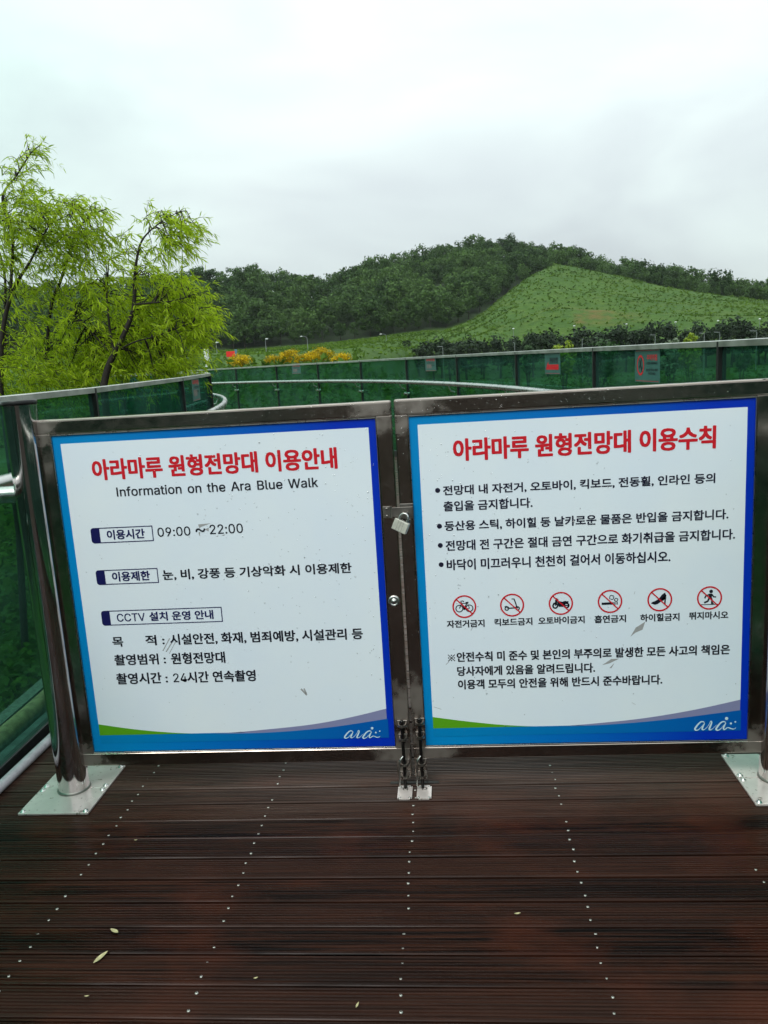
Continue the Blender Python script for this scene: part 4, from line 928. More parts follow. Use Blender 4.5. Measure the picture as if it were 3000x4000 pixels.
badge(mapL, L1(430, 1457), L1(1000, 1433), L1(1018, 1568), L1(455, 1592), .145, '이용제한', L1(595, 1558), L1(592, 1472), L1(937, 1545))
badge(mapL, L3(118, 188), L3(750, 166), L3(757, 243), L3(130, 266), .072, 'CCTV 설치 운영 안내', L3(207, 244), L3(205, 196), L3(708, 230))
for P in ([(1372, 1040), (1490, 1030), (1400, 1062), (1385, 1075)], [(1430, 1085), (1470, 1070), (1468, 1105)], [(1375, 1115), (1392, 1105), (1388, 1150)], [(1530, 1150), (1560, 1142), (1552, 1150)], [(1580, 1146), (1615, 1130), (1612, 1142)]):
    sc = MB(); sc.poly([zL1(*p) for p in P][::-1], YF - .0009); sc.build('scuff_mark', SCUFF, sbL)
for P, w in (([(445, 395), (480, 330)], .003), ([(462, 400), (505, 330)], .0035), ([(478, 410), (515, 340)], .002), ([(1160, 590), (1190, 622)], .006), ([(1175, 588), (1188, 615)], .005)):
    sc = MB(); sc.ribbon([zL3(*p) for p in P], w, YF - .0009); sc.build('scuff_mark', SCUFF, sbL)
# --- right board
line(sbR, mapR, '아라마루 원형전망대 이용수칙', R1(213, 303), R1(213, 200), R1(1440, 247), YT, 0, .037, 'title_lettering', RED)
RULEINK = simple('print_blue_black', (.010, .010, .030), .35)
for bl, h, br, s in (((163, 467), 47, (1437, 413), '전망대 내 자전거, 오토바이, 킥보드, 전동휠, 인라인 등의'),
                     ((165, 541), 47, (580, 527), '출입을 금지합니다.'),
                     ((170, 637), 48, (1497, 580), '등산용 스틱, 하이힐 등 날카로운 물품은 반입을 금지합니다.'),
                     ((175, 727), 48, (1527, 674), '전망대 전 구간은 절대 금연 구간으로 화기취급을 금지합니다.'),
                     ((180, 817), 50, (1224, 781), '바닥이 미끄러우니 천천히 걸어서 이동하십시오.')):
    line(sbR, mapR, s, R1(*bl), R1(bl[0], bl[1] - h), R1(*br), YT, 0, .030, 'lettering', RULEINK)
for q in ((136, 445), (144, 613), (148, 703), (152, 793)):
    t = MB(); t.disc(zR1(*q), .0082, YT, 0); t.build('bullet', RULEINK, sbR)
for bl, h, br, s in (((127, 288), 36, (312, 281), '자전거금지'), ((362, 279), 36, (549, 271), '킥보드금지'), ((580, 271), 36, (808, 262), '오토바이금지'),
                     ((858, 264), 37, (1013, 256), '흡연금지'), ((1085, 256), 37, (1278, 248), '하이힐금지'), ((1327, 246), 37, (1520, 238), '뛰지마시오'),
                     ((176, 457), 47, (1526, 414), '안전수칙 미 준수 및 본인의 부주의로 발생한 모든 사고의 책임은'), ((178, 526), 46, (858, 505), '당사자에게 있음을 알려드립니다.'),
                     ((182, 591), 46, (1190, 564), '이용객 모두의 안전을 위해 반드시 준수바랍니다.')):
    line(sbR, mapR, s, R2(*bl), R2(bl[0], bl[1] - h), R2(*br), YT, 0, .034)
t = MB(); c = zR2(148, 436); w = .0115
for sx in (-1, 1): t.ribbon([(c[0] - w, c[1] - w * sx), (c[0] + w, c[1] + w * sx)], .0026, YT - .0001 * sx)
for q in ((0, 1), (0, -1), (1, 0), (-1, 0)): t.disc((c[0] + q[0] * w * .8, c[1] + q[1] * w * .8), .0024, YT, 0, 10)
t.build('reference_mark', INK, sbR)
for P in ([(1035, 330), (1062, 285), (1110, 255), (1095, 295), (1060, 310)], [(895, 470), (940, 440), (980, 438), (930, 462)], [(930, 485), (955, 460), (940, 485)]):
    sc = MB(); sc.poly([zR2(*p) for p in P][::-1], YF - .0009); sc.build('scuff_mark', SCUFF, sbR)
for P, w in (([(60, 678), (98, 690)], .0012), ([(1040, 655), (1058, 665)], .001), ([(1055, 120), (1060, 105)], .001), ([(120, 470), (135, 455)], .0015), ([(245, 300), (258, 275)], .0015)):
    sc = MB(); sc.ribbon([zR2(*p) for p in P], w, YF - .0009); sc.build('scuff_mark', SCUFF, sbR)

def arcpts(c, r, a0, a1, n=12): return [(c[0] + r * math.cos(math.radians(a0 + (a1 - a0) * k / n)), c[1] + r * math.sin(math.radians(a0 + (a1 - a0) * k / n))) for k in range(n + 1)]
def pictogram(kind, c, R_):
    b = MB()
    y1, y2 = YT, YT - .0004
    T = lambda L: [(c[0] + p[0] * R_, c[1] + p[1] * R_) for p in L]
    def rb(L, w): b.ribbon(T(L), w * R_, y1, 0)
    def dc(p, r): b.disc(T([p])[0], r * R_, y1, 0)
    def rg(p, r, w): b.ring(T([p])[0], (r - w / 2) * R_, (r + w / 2) * R_, y1, 0, 28)
    if kind == 'bicycle':
        for x in (-.42, .42): rg((x, -.16), .29, .08)
        rb([(-.42, -.16), (-.22, .28), (.28, .28), (.42, -.16), (.0, -.2), (-.22, .28)], .08); rb([(.0, -.2), (.24, .36), (.12, .36), (.36, .36)], .09)
        rb([(-.22, .28), (-.28, .5), (-.1, .5), (-.02, .42)], .08); dc((0, -.2), .1)
    elif kind == 'scooter':
        rg((-.45, -.3), .14, .09); rg((.45, -.3), .14, .09)
        rb([(-.4, -.24), (-.2, -.26), (.25, -.26), (.38, -.1), (.18, .52), (-.02, .54)], .1)
        rb([(.38, -.1), (.45, -.3)], .1); rb([(-.62, -.12), (-.45, -.1), (-.28, -.2)], .08)
    elif kind == 'motorcycle':
        for x in (-.46, .46): rg((x, -.2), .19, .13)
        b.poly(T([(-.3, .1), (-.1, .2), (.12, .12), (.3, .2), (.66, .14), (.6, .02), (.32, -.06), (.2, -.3), (-.16, -.3), (-.26, -.06)])[::-1], y1, 0)
        rb([(-.46, -.2), (-.3, .2), (-.34, .46)], .1); rb([(-.44, .36), (-.2, .34)], .09); rb([(.1, -.26), (.66, -.18)], .1); dc((-.4, .22), .09); rb([(-.62, .02), (-.4, .1)], .08)
    elif kind == 'cigarette':
        b.poly(T([(-.68, -.28), (.3, -.28), (.3, -.08), (-.68, -.08)]), y1, 0)
        for x in (.37, .48, .59): rb([(x, -.3), (x, -.06)], .06)
        for (q, r) in (((.14, .34), .17), ((.5, .12), .13)):
            for k in range(4):
                a = k * PI / 2 + .4
                P = T(arcpts((q[0] + r * .5 * math.cos(a), q[1] + r * .5 * math.sin(a)), r * .62, math.degrees(a) - 100, math.degrees(a) + 100, 10))
                b.ribbon(P, .06 * R_, y1, 0)
    elif kind == 'heel':
        b.poly(T([(-.68, -.32), (-.64, -.2), (-.4, -.12), (-.1, .06), (.18, .42), (.42, .6), (.5, .4), (.46, .1), (.32, -.06), (.06, -.2), (-.14, -.36), (-.4, -.42)])[::-1], y1, 0)
        rb([(.47, .4), (.44, .0), (.40, -.45)], .12); rb([(.2, -.02), (.47, .2)], .2)
    else:
        dc((.12, .55), .15)
        b.poly(T([(-.06, .36), (.2, .36), (.18, -.04), (-.06, -.06)])[::-1], y1, 0)
        rb([(0, .3), (-.3, .18), (-.38, -.02)], .12); rb([(.16, .3), (.34, .08), (.52, .06)], .12)
        rb([(.12, -.02), (.22, -.26), (.2, -.52)], .16); rb([(-.02, -.02), (-.14, -.28), (-.42, -.4)], .15); rb([(.16, -.52), (.36, -.52)], .1)
        rb([(-.72, -.56), (.72, -.56)], .06)
    b.ring(c, R_ * .875, R_, y2, 1, 48)
    s = R_ * .9 * .7071
    b.ribbon([(c[0] - s, c[1] + s), (c[0] + s, c[1] - s)], R_ * .105, y2, 1)
    return b.build('pictogram', [INK, RED], sbR)
for k, q in (('bicycle', (212, 182)), ('scooter', (449, 174)), ('motorcycle', (691, 165)), ('cigarette', (935, 155)), ('heel', (1182, 146)), ('runner', (1429, 137))):
    pictogram(k, zR2(*q), .0395)

def logo(parent, m, x0, y0, s):
    """the script 'ara' mark with its three dots; strokes in photo pixels of the right board's corner"""
    b = MB()
    Z = lambda L: [m(x0 + (p[0] - 690) * s, y0 + (p[1] - 345) * s) for p in L]
    st = [
        ([(822, 408), (800, 388), (768, 390), (735, 418), (708, 452), (692, 480), (704, 495), (738, 488), (775, 452), (806, 412)], [4, 12, 15, 17, 19, 18, 15, 8, 5, 3]),
        ([(818, 400), (800, 436), (786, 470), (790, 488), (812, 486), (842, 462), (872, 424), (888, 394)], [9, 17, 18, 14, 7, 5, 5, 5]),
        ([(888, 394), (900, 380), (908, 392), (900, 420), (884, 456), (876, 484), (892, 490), (922, 474), (950, 446), (972, 428)], [8, 13, 12, 17, 19, 17, 9, 5, 4, 3]),
        ([(1092, 404), (1072, 386), (1040, 390), (1006, 418), (980, 452), (964, 480), (976, 495), (1010, 487), (1046, 452), (1078, 410)], [4, 12, 15, 17, 19, 18, 15, 8, 5, 3]),
        ([(1090, 400), (1070, 438), (1058, 470), (1066, 486), (1084, 480), (1106, 464), (1126, 462), (1150, 472), (1180, 480), (1205, 474), (1222, 460)], [9, 17, 17, 13, 9, 9, 10, 11, 10, 6, 2])]
    for P, W in st:
        d = catmull([np.array(p, float) for p in P], 5)
        ws = np.interp(np.linspace(0, len(P) - 1, len(d)), range(len(P)), W)
        b.ribbon(Z(d), [w / 1100 * 1.12 * s for w in ws], YT, 0)
    for (p, r) in (((1100, 345), 21), ((1155, 408), 14), ((1212, 388), 11)):
        b.disc(Z([p])[0], r * s / 1100 * .92, YT, 0)
    b.build('logo', LOGOW, parent)
logo(sbR, mapR, 2500 + 690 / 3.318, 2700 + 345 / 3.318, 1 / 3.318)
logo(sbL, mapL, 300 + 1383 / 1.3167, 2250 + 790 / 1.3167, .92 * 198 / (530 * 1.3167))

def ico(mb, c, r, mat=0, sub=2, sq=(1, 1, 1)):
    bm = bmesh.new(); bmesh.ops.create_icosphere(bm, subdivisions=sub, radius=1)
    for v in bm.verts: v.co = Vector((v.co.x * r * sq[0], v.co.y * r * sq[1], v.co.z * r * sq[2]))
    mb.bm(bm, mat, True, None, c)

def leaf_hardware(leaf, cx, hinge_x, ztop):
    # hinge straps beside the post
    for z in (1.245, .135):
        h = MB(); h.box((hinge_x - .021, -.004, z), (hinge_x + .021, .010, z + .062), .002)
        h.build('hinge', POLISH, leaf)
    # drop bolt: back plates, guides, rod, pull handle
    for (z, s) in ((ztop - .012, .024), (ztop - .062, .022), (.093, .025), (.047, .024)):
        p = MB()
        p.box((cx - s * .72, -.0030, z - .018), (cx + s * .72, -.0006, z + .010), .0015)
        arc = [(cx + s * .62 * math.cos(a), -.004 - .030 * max(0, math.sin(a)) ** .6, z) for a in np.linspace(0, PI, 13)]
        # horizontal U-shaped guide strap
        n = len(arc); vs = []
        for q in arc: vs += [(q[0], q[1], z - .004), (q[0], q[1], z + .004), ]
        p.add(vs, [[2 * i, 2 * i + 2, 2 * i + 3, 2 * i + 1] for i in range(n - 1)], 0)
        inner = [(cx + (s * .62 - .004) * math.cos(a), -.004 - .026 * max(0, math.sin(a)) ** .6, z) for a in np.linspace(0, PI, 13)]
        vs = []
        for q, w in zip(arc, inner): vs += [(q[0], q[1], z + .004), (w[0], w[1], z + .004)]
        p.add(vs, [[2 * i, 2 * i + 2, 2 * i + 3, 2 * i + 1] for i in range(n - 1)], 0)
        for sx in (-1, 1): ico(p, (cx + sx * s * .62, -.0035, z - .013), .0022, 0, 2, (1, .5, 1))
        p.build('bolt_guide', BOLT, leaf)
    r = MB()
    ry = -.024
    r.tube([(cx, ry, .004), (cx, ry, ztop)], .0056, 12)
    ico(r, (cx, ry, ztop + .003), .0072)
    r.build('drop_bolt', simple('bolt_rod_black', (.030, .027, .026), .28, .8, .5), leaf)
    h = MB()
    h.tube(catmull([(cx - .002, ry - .004, .126), (cx - .012, ry - .010, .112), (cx - .016, ry - .012, .085), (cx - .017, ry - .012, .050), (cx - .019, ry - .012, .020)], 5), .0030, 8)
    h.build('bolt_handle', STEEL, leaf)
leaf_hardware(leafL, -.1995, -1.381, .248)
leaf_hardware(leafR, -.1395, 1.016, .255)

# round lock on the left leaf's stile
k = MB()
lk = (-.2030, 0, .672)
k.lathe([(.0195, -.001), (.0195, .002), (.0165, .005), (.0125, .0052), (.0115, .0035), (.009, .0035), (.0085, .0065), (.004, .0095), (.0001, .0100)], lk, 28, axis='Y')
k.build('lock_knob', STEEL, leafL)
# hasp and staple
HZ = .974
k = MB()
k.box((-.2225, -.004, HZ - .020), (-.1955, -.0004, HZ + .020), .003)
for z in (-.012, .012): ico(k, (-.209, -.0045, HZ + z), .0042, 0, 2, (1, .6, 1))
k.tube([(-.1945, -.006, HZ - .019), (-.1945, -.006, HZ + .019)], .0036, 10)
k.box((-.192, -.0075, HZ - .0155), (-.1235, -.0045, HZ + .0155), .0012)
k.build('hasp', BOLT, leafL)
k = MB()
k.box((-.166, -.003, HZ - .024), (-.122, -.0004, HZ + .026), .002)
k.tube(catmull([(-.1545, -.002, HZ - .002), (-.1545, -.020, HZ - .002), (-.148, -.026, HZ - .002), (-.1415, -.020, HZ - .002), (-.1415, -.002, HZ - .002)], 5), .0030, 8)
k.build('staple', BOLT, leafR)
# padlock
pl = thing('padlock', (-.157, -.03, HZ - .062), 'small pale padlock hanging from the hasp between the two gate leaves', 'padlock')
Rm = Matrix.Rotation(math.radians(24), 3, 'Y') @ Matrix.Rotation(math.radians(-18), 3, 'Z')
k = MB(); k.box((-.0255, -.009, -.0185), (.0255, .009, .0185), .003, 0, Rm, (-.164, -.030, HZ - .042))
for i in range(3):
    k.box((-.010 + i * .009, -.0094, -.017 + i * .001), (-.0095 + i * .009, -.0088, .017), 0, 1, Rm, (-.164, -.030, HZ - .042))
k.build('body', [PADLOCK, IRON], pl)
k = MB()
a = [Rm @ Vector(p) + Vector((-.164, -.030, HZ - .042)) for p in ((-.014, 0, .017), (-.014, 0, .030), (-.009, 0, .0395), (0, 0, .043), (.009, 0, .0395), (.014, 0, .030), (.014, 0, .017))]
k.tube(catmull(a, 5), .0036, 10)
k.build('shackle', STEEL, pl)

# keeper plates on the deck under the two drop bolts
def keeper(cx, label):
    b = MB()
    bm = bmesh.new(); bmesh.ops.create_cube(bm, size=1.0)
    for v in bm.verts: v.co = Vector((v.co.x * .050, v.co.y * .086, v.co.z * .0045 + .0022))
    bmesh.ops.bevel(bm, geom=[e for e in bm.edges if abs(e.verts[0].co.z - e.verts[1].co.z) > .001], offset=.007, segments=4, affect='EDGES')
    b.bm(bm, 0, False, None, (cx, -.050, .0005))
    for sx in (-1, 1):
        for sy in (-1, 1):
            ico(b, (cx + sx * .0175, -.050 + sy * .0345, .0050), .0042, 1, 2, (1, 1, .4))
    b.lathe([(.0095, .0052), (.0095, .0065), (.0070, .0065), (.0068, .0053)], (cx + .0005, -.030, 0), 20, 2)
    o = b.build('bolt_keeper', [PLATE, STEEL, BOLT])
    return tag(o, label, 'plate', 'keeper plates under the drop bolts')
keeper(-.2000, 'small square steel plate on the deck under the left drop bolt')
keeper(-.1345, 'small square steel plate on the deck under the right drop bolt')
b = MB()
b.box((-.255, .012, -.0010), (-.085, .027, .0020), .0008)
for x in (-.215, -.17, -.125): b.lathe([(.0001, .0030), (.004, .0028), (.005, .0020)], (x, .023, 0), 10)
tag(b.build('stop_plate', IRON), 'dark iron strip let into the deck behind the drop bolts', 'plate')

# gate posts with split base plates
def gate_post(cx, label, sgn, hx):
    root = thing('gate_post', (cx, .005, 0), label, 'post', 'round gate posts')
    m = MB()
    m.lathe([(.0535, .008), (.0535, 1.388)], (cx, .005, 0), 64)
    m.build('pole', POLISH, root)
    m = MB()
    m.lathe([(.0535, 1.3885), (.0560, 1.3885), (.0565, 1.392), (.0565, 1.4005), (.0545, 1.4035), (.0001, 1.4040)], (cx, .005, 0), 64)
    m.build('cap', simple('cap_black', (.02, .02, .02), .3, .6, .5), root)
    m = MB()
    for i in range(2):
        y0, y1 = ((-.158, .0032), (.0056, .166))[i]
        m.box((cx - .125, y0, .001), (cx + .125, y1, .0085), .0015)
    pl = m.build('base_plate', PLATE, root)
    m = MB()
    m.lathe([(.0535, .0180), (.0560, .0165), (.0575, .0115), (.0580, .0087)], (cx, .005, 0), 48)
    m.build('weld_ring', BOLT, root)
    first = None
    for (dx, yy) in [(dx, yy) for dx in (-.112, .112) for yy in (-.146, -.010, .019, .154)]:
        if first is None:
            s = MB(); s.lathe([(.0001, .0066), (.0034, .0064), (.0062, .0040), (.0070, .0002), (.0098, .0002), (.0100, -.0010)], (0, 0, 0), 16)
            s.add([(-.0022, -.0004, .0060), (.0022, -.0004, .0060), (.0022, .0004, .0060), (-.0022, .0004, .0060)], [[0, 1, 2, 3]], 1)
            first = q = s.build('plate_screw', [STEEL, IRON], pl)
        else:
            q = first.copy(); COL.objects.link(q); q.parent = pl
        q.location = (cx + dx, yy, .0093)
        q.matrix_parent_inverse = pl.matrix_basis.inverted()
    m = MB()
    m.tube(catmull([(cx + sgn * .045, .004, 1.092), (cx + sgn * .12, .0, 1.092), (hx - sgn * .03, -.015, 1.092), (hx, -.07, 1.092), (hx, -.30, 1.092), (hx, -1.5, 1.092), (hx, -5.5, 1.092)], 8), .029, 18)
    m.lathe([(.0001, 0), (.038, 0)], (cx, 0, 1.092), 4)
    m.build('handrail', STEEL, root)
    return root
gate_post(-1.404, 'polished steel gate post at left with black cap and square base plate', -1, -1.615)
gate_post(1.047, 'steel gate post at the right edge of the photo, beside the rules board', 1, 1.19)

# ------------------------------------------------------------------ notices stuck on the glass
def glass_point(P, T, i, f, drop, side):
    p, e = np.array(P[i]), np.array(P[i + 1])
    d = e - p; d /= np.linalg.norm(d)
    q = p + (e - p) * f
    inn = np.array([d[1], -d[0]]) * side
    return q, d, inn, T[i] * (1 - f) + T[i + 1] * f - drop
def notice(P, T, i, side, u0, u1, v0, v1, label, kind):
    """find where the sticker's photo edges meet the pane, then build it there"""
    p, e = np.array(P[i]), np.array(P[i + 1])
    d = e - p; L = np.linalg.norm(d); d /= L
    inn = np.array([d[1], -d[0]]) * side
    def hit(u, v):
        rr = ray(u, v)
        A = np.array([[rr[0], -d[0]], [rr[1], -d[1]]])
        q = p + inn * .009
        s = np.linalg.solve(A, q - EYE[:2])
        return s[1], EYE[2] + s[0] * rr[2]
    a0, za = hit(u0, (v0 + v1) / 2); a1, zb = hit(u1, (v0 + v1) / 2)
    zt = hit((u0 + u1) / 2, v0)[1]; zbm = hit((u0 + u1) / 2, v1)[1]
    w, h = abs(a1 - a0), zt - zbm
    c = p + d * (a0 + a1) / 2 + inn * .0085
    # local frame: x to the viewer's right along the pane, y into the pane
    rgt = d if a1 > a0 else -d
    b = MB()
    b.box((-w / 2, 0, -h / 2), (w / 2, .0015, h / 2), 0, 0)
    y = -.0006
    X = lambda x: x * w
    Z = lambda z: z * h
    for zz_ in (.46, -.46): b.ribbon([(X(-.46), Z(zz_)), (X(.46), Z(zz_))], h * .012, y, 1)
    if kind == 'figure':
        c0 = (X(-.26), Z(.02)); R_ = min(w * .2, h * .3)
        b.ring(c0, R_ * .82, R_ * 1.05, y, 1, 32)
        b.ribbon([(c0[0] - R_ * .3, c0[1] + R_ * .55), (c0[0] + R_ * .05, c0[1]), (c0[0] + R_ * .4, c0[1] - R_ * .7)], R_ * .22, y, 2)
        b.ribbon([(c0[0] + R_ * .3, c0[1] + R_ * .7), (c0[0], c0[1] + R_ * .1), (c0[0] - R_ * .5, c0[1] - R_ * .3)], R_ * .2, y, 2)
        b.ribbon([(c0[0], c0[1] - R_ * .1), (c0[0] + R_ * .5, c0[1] - R_ * .35)], R_ * .22, y, 2)
        put_text(b, '추락위험', X(.0), X(.40), Z(.16), Z(.34), y, 1, .03)
        put_text(b, '난간에 기대지마세요', X(.0), X(.42), Z(.04), Z(.12), y, 2, .03)
        put_text(b, '물건을 던지는 행위', X(-.02), X(.42), Z(-.16), Z(-.08), y, 2, .03)
        put_text(b, '하지마세요', X(.06), X(.34), Z(-.27), Z(-.19), y, 2, .03)
    elif kind == 'arrow':
        put_text(b, '관람방향', X(-.18), X(.36), Z(-.02), Z(.24), y, 2, .04)
        b.poly([(X(-.42), Z(-.30)), (X(.40), Z(-.30)), (X(.40), Z(-.07)), (X(-.24), Z(-.07)), (X(-.26), Z(.07)), (X(-.36), Z(-.10))][::1], y, 1)
    else:
        put_text(b, '추락위험', X(-.40), X(.40), Z(.18), Z(.38), y, 1, .04)
        put_text(b, '난간에 기대지', X(-.3), X(.36), Z(.02), Z(.12), y, 2, .03)
        put_text(b, '마세요', X(.1), X(.4), Z(-.16), Z(-.06), y, 2, .03)
        b.poly([(X(-.36), Z(-.30)), (X(.12), Z(-.30)), (X(.12), Z(-.02)), (X(-.36), Z(-.02))], y, 3)
    o = b.build('notice', [STICK, RED, INK, STICK2])
    R_ = Matrix(((rgt[0], -inn[0], 0), (rgt[1], -inn[1], 0), (0, 0, 1))).to_4x4()
    o.matrix_world = Matrix.Translation((c[0], c[1], (zt + zbm) / 2)) @ R_
    return tag(o, label, 'notice', 'notices stuck on the glass railing')
STICK = simple('notice_film', (.038, .125, .11), .4, 0, .4, .12, 8)
STICK2 = simple('notice_picture', (.16, .14, .13), .4, 0, .4, .2, 20)
o0 = 4   # index of the first post beyond the gate in OUT_P
notice(OUT_P, OUT_TOP, o0 + 0, -1, 2480, 2577, 1364, 1494, 'large notice with a red prohibition ring, on the glass at right', 'figure')
notice(OUT_P, OUT_TOP, o0 + 1, -1, 2128, 2188, 1373, 1462, 'notice with a solid red arrow block under black letters', 'arrow')
notice(OUT_P, OUT_TOP, o0 + 3, -1, 1661, 1702, 1393, 1450, 'small notice with red heading, above the gap of the gate', 'plain')
notice(OUT_P, OUT_TOP, o0 + 6, -1, 1140, 1174, 1420, 1460, 'faded small notice under the yellow shrubs on the far glass', 'plain')
notice(IN_P, IN_TOP, 5, 1, 751, 780, 1473, 1566, 'narrow notice with red heading on the left glass below the willow', 'plain')

# ------------------------------------------------------------------ small things on the deck
def fallen(x, y, l, w, rz, label, curl=.3):
    b = MB()
    n = 8
    vs = []
    for i in range(n + 1):
        t = i / n
        ww = w * math.sin(PI * min(1, t * .96 + .04)) ** .8
        z = .004 + .006 * curl * (2 * t - 1) ** 2
        xx = (t - .5) * l
        yy = .1 * l * math.sin(t * 2.2)
        vs += [(xx, yy - ww / 2, z + .002), (xx, yy, z), (xx, yy + ww / 2, z + .002)]
    fs = []
    for i in range(n):
        for j in range(2): fs.append([3 * i + j, 3 * i + 3 + j, 3 * i + 4 + j, 3 * i + j + 1])
    b.add(vs, fs, 0, True)
    o = b.build('fallen_leaf', LEAF_FALLEN)
    o.location = (x, y, 0); o.rotation_euler = (0, 0, rz)
    tag(o, label, 'leaf', 'fallen leaves on the deck')
def floor_at(u, v):
    d = ray(u, v); t = -EYE[2] / d[2]; return EYE + d * t
for (u, v, l, w, rz, lab) in ((397, 3748, .046, .013, 1.05, 'largest yellowish fallen leaf, lying on the deck at lower left'), (446, 3646, .032, .011, -.6, 'curled pale fallen leaf above the largest one, on the deck at left'),
                              (2022, 3577, .018, .006, .1, 'short pale fallen leaf on bare deck right of the middle screw row'), (1398, 3935, .018, .005, 1.2, 'small pale fallen leaf near the bottom edge of the photo'),
                              (340, 3900, .012, .004, .1, 'tiny pale leaf scrap at the bottom left of the deck'), (1000, 3829, .011, .005, .3, 'tiny round leaf scrap just right of the lower left-middle screws'), (531, 3288, .010, .004, .1, 'tiny leaf scrap beside the left screw row near the base plate')):
    p = floor_at(u, v)
    fallen(p[0], p[1], l, w, rz, lab)

def raindrops():
    n_s, V, F = 7, [], []
    prof = [(1.0, 0.0), (.82, .38), (.42, .58)]
    unit = [(r * math.cos(2 * PI * k / n_s), z, r * math.sin(2 * PI * k / n_s)) for (r, z) in prof for k in range(n_s)] + [(0, .66, 0)]
    uf = []
    for i in range(2):
        for k in range(n_s): uf.append([i * n_s + k, i * n_s + (k + 1) % n_s, (i + 1) * n_s + (k + 1) % n_s, (i + 1) * n_s + k])
    for k in range(n_s): uf.append([2 * n_s + k, 2 * n_s + (k + 1) % n_s, 3 * n_s])
    b = MB()
    rng = np.random.default_rng(11)
    def drop(x, z, y, r):
        b.add([(x + q[0] * r, y - q[1] * r * .40, z + q[2] * r * 1.15) for q in unit], uf, 0, True)
    def scatter(n, B, y, fx, fz, r0, r1):
        for _ in range(n):
            x = B[0] + (B[1] - B[0]) * fx(rng); z = B[2] + (B[3] - B[2]) * fz(rng)
            drop(x, z, y, rng.uniform(r0, r1) * (1.15 if rng.random() < .85 else 1.7))
    yb = YF - .0022
    scatter(190, (-1.28, -.24, .25, 1.25), yb, lambda g: g.beta(2.6, 1.1), lambda g: g.beta(1.7, 1.0), .0010, .0021)
    scatter(90, (-1.28, -.24, .20, 1.25), yb, lambda g: g.random(), lambda g: g.random(), .0009, .0018)
    scatter(120, (-.10, .93, .25, 1.25), yb, lambda g: g.beta(.8, 3.0), lambda g: g.beta(1.6, 1.0), .0010, .0020)
    scatter(60, (-.10, .93, .20, 1.25), yb, lambda g: g.random(), lambda g: g.random(), .0009, .0018)
    scatter(80, (-.9, -.18, 1.29, 1.33), -.0002, lambda g: g.beta(2.0, 1.0), lambda g: g.random(), .0007, .0014)
    scatter(100, (-.16, .95, 1.29, 1.332), -.0002, lambda g: g.beta(1.0, 1.6), lambda g: g.random(), .0007, .0014)
    scatter(25, (-.165, -.124, .3, 1.28), .0004, lambda g: g.random(), lambda g: g.beta(1.5, 1), .0009, .0018)
    t = NT('rain_water')
    tr = t.n('ShaderNodeBsdfTransparent')
    gl = t.n('ShaderNodeBsdfGlossy'); gl.inputs['Roughness'].default_value = .08
    mx = t.n('ShaderNodeMixShader'); mx.inputs[0].default_value = .28
    t.l(tr.outputs[0], mx.inputs[1]); t.l(gl.outputs[0], mx.inputs[2]); t.l(mx.outputs[0], t.out.inputs[0])
    o = b.build('raindrops', t.m)
    tag(o, kind='stuff')
raindrops()

# ------------------------------------------------------------------ foliage tools
def rand_dirs(n, rng):
    v = rng.normal(size=(n, 3)); return v / np.linalg.norm(v, axis=1, keepdims=True)
def leaf_quads(C, size, rng, nrm=None, elong=1.0):
    """one crooked quad per centre"""
    n = len(C)
    N = rand_dirs(n, rng)
    if nrm is not None:
        N = N * .8 + nrm; N /= np.linalg.norm(N, axis=1, keepdims=True)
    A = np.cross(N, rand_dirs(n, rng)); A /= np.linalg.norm(A, axis=1, keepdims=True) + 1e-9
    B = np.cross(N, A)
    s = (size * rng.uniform(.55, 1.3, n))[:, None]
    j = lambda: rng.uniform(.6, 1.2, n)[:, None]
    V = np.stack([C - A * s * j() * elong, C - B * s * j(), C + A * s * j() * elong, C + B * s * j()], 1).reshape(-1, 3)
    F = np.arange(4 * n).reshape(n, 4)
    return V, F
def crown(rng, H, Rr, z0, nclump, nleaf, size, shape='round', soft=1.0):
    """leaf-clump cloud: clumps over an uneven ellipsoid, each clump a small shell of leaves"""
    d = rand_dirs(nclump, rng)
    d[:, 2] = d[:, 2] * .9 + .12
    rad = rng.uniform(.45, 1.0, nclump) ** .7
    cc = d * rad[:, None] * np.array([Rr, Rr, (H - z0) / 2]) * .78 + np.array([0, 0, (H + z0) / 2])
    if shape == 'cone':
        k = 1.0 - .75 * np.clip((cc[:, 2] - z0) / (H - z0), 0, 1)
        cc[:, 0] *= k * 1.3; cc[:, 1] *= k * 1.3
    cr = rng.uniform(.26, .48, nclump) * Rr
    w = cr ** 2 / (cr ** 2).sum()
    k = rng.choice(nclump, nleaf, p=w)
    dd = rand_dirs(nleaf, rng)
    C = cc[k] + dd * (cr[k] * rng.uniform(.55, 1.05, nleaf))[:, None] * np.array([1, 1, .8])
    V, F = leaf_quads(C, size, rng, dd * 1.5 + np.array([0, 0, .35]))
    tint = np.clip(rng.normal(.45, .22 * soft, nleaf) + (rng.uniform(-.15, .15, nclump) * soft)[k], 0, 1)
    return V, F, np.repeat(tint, 4)

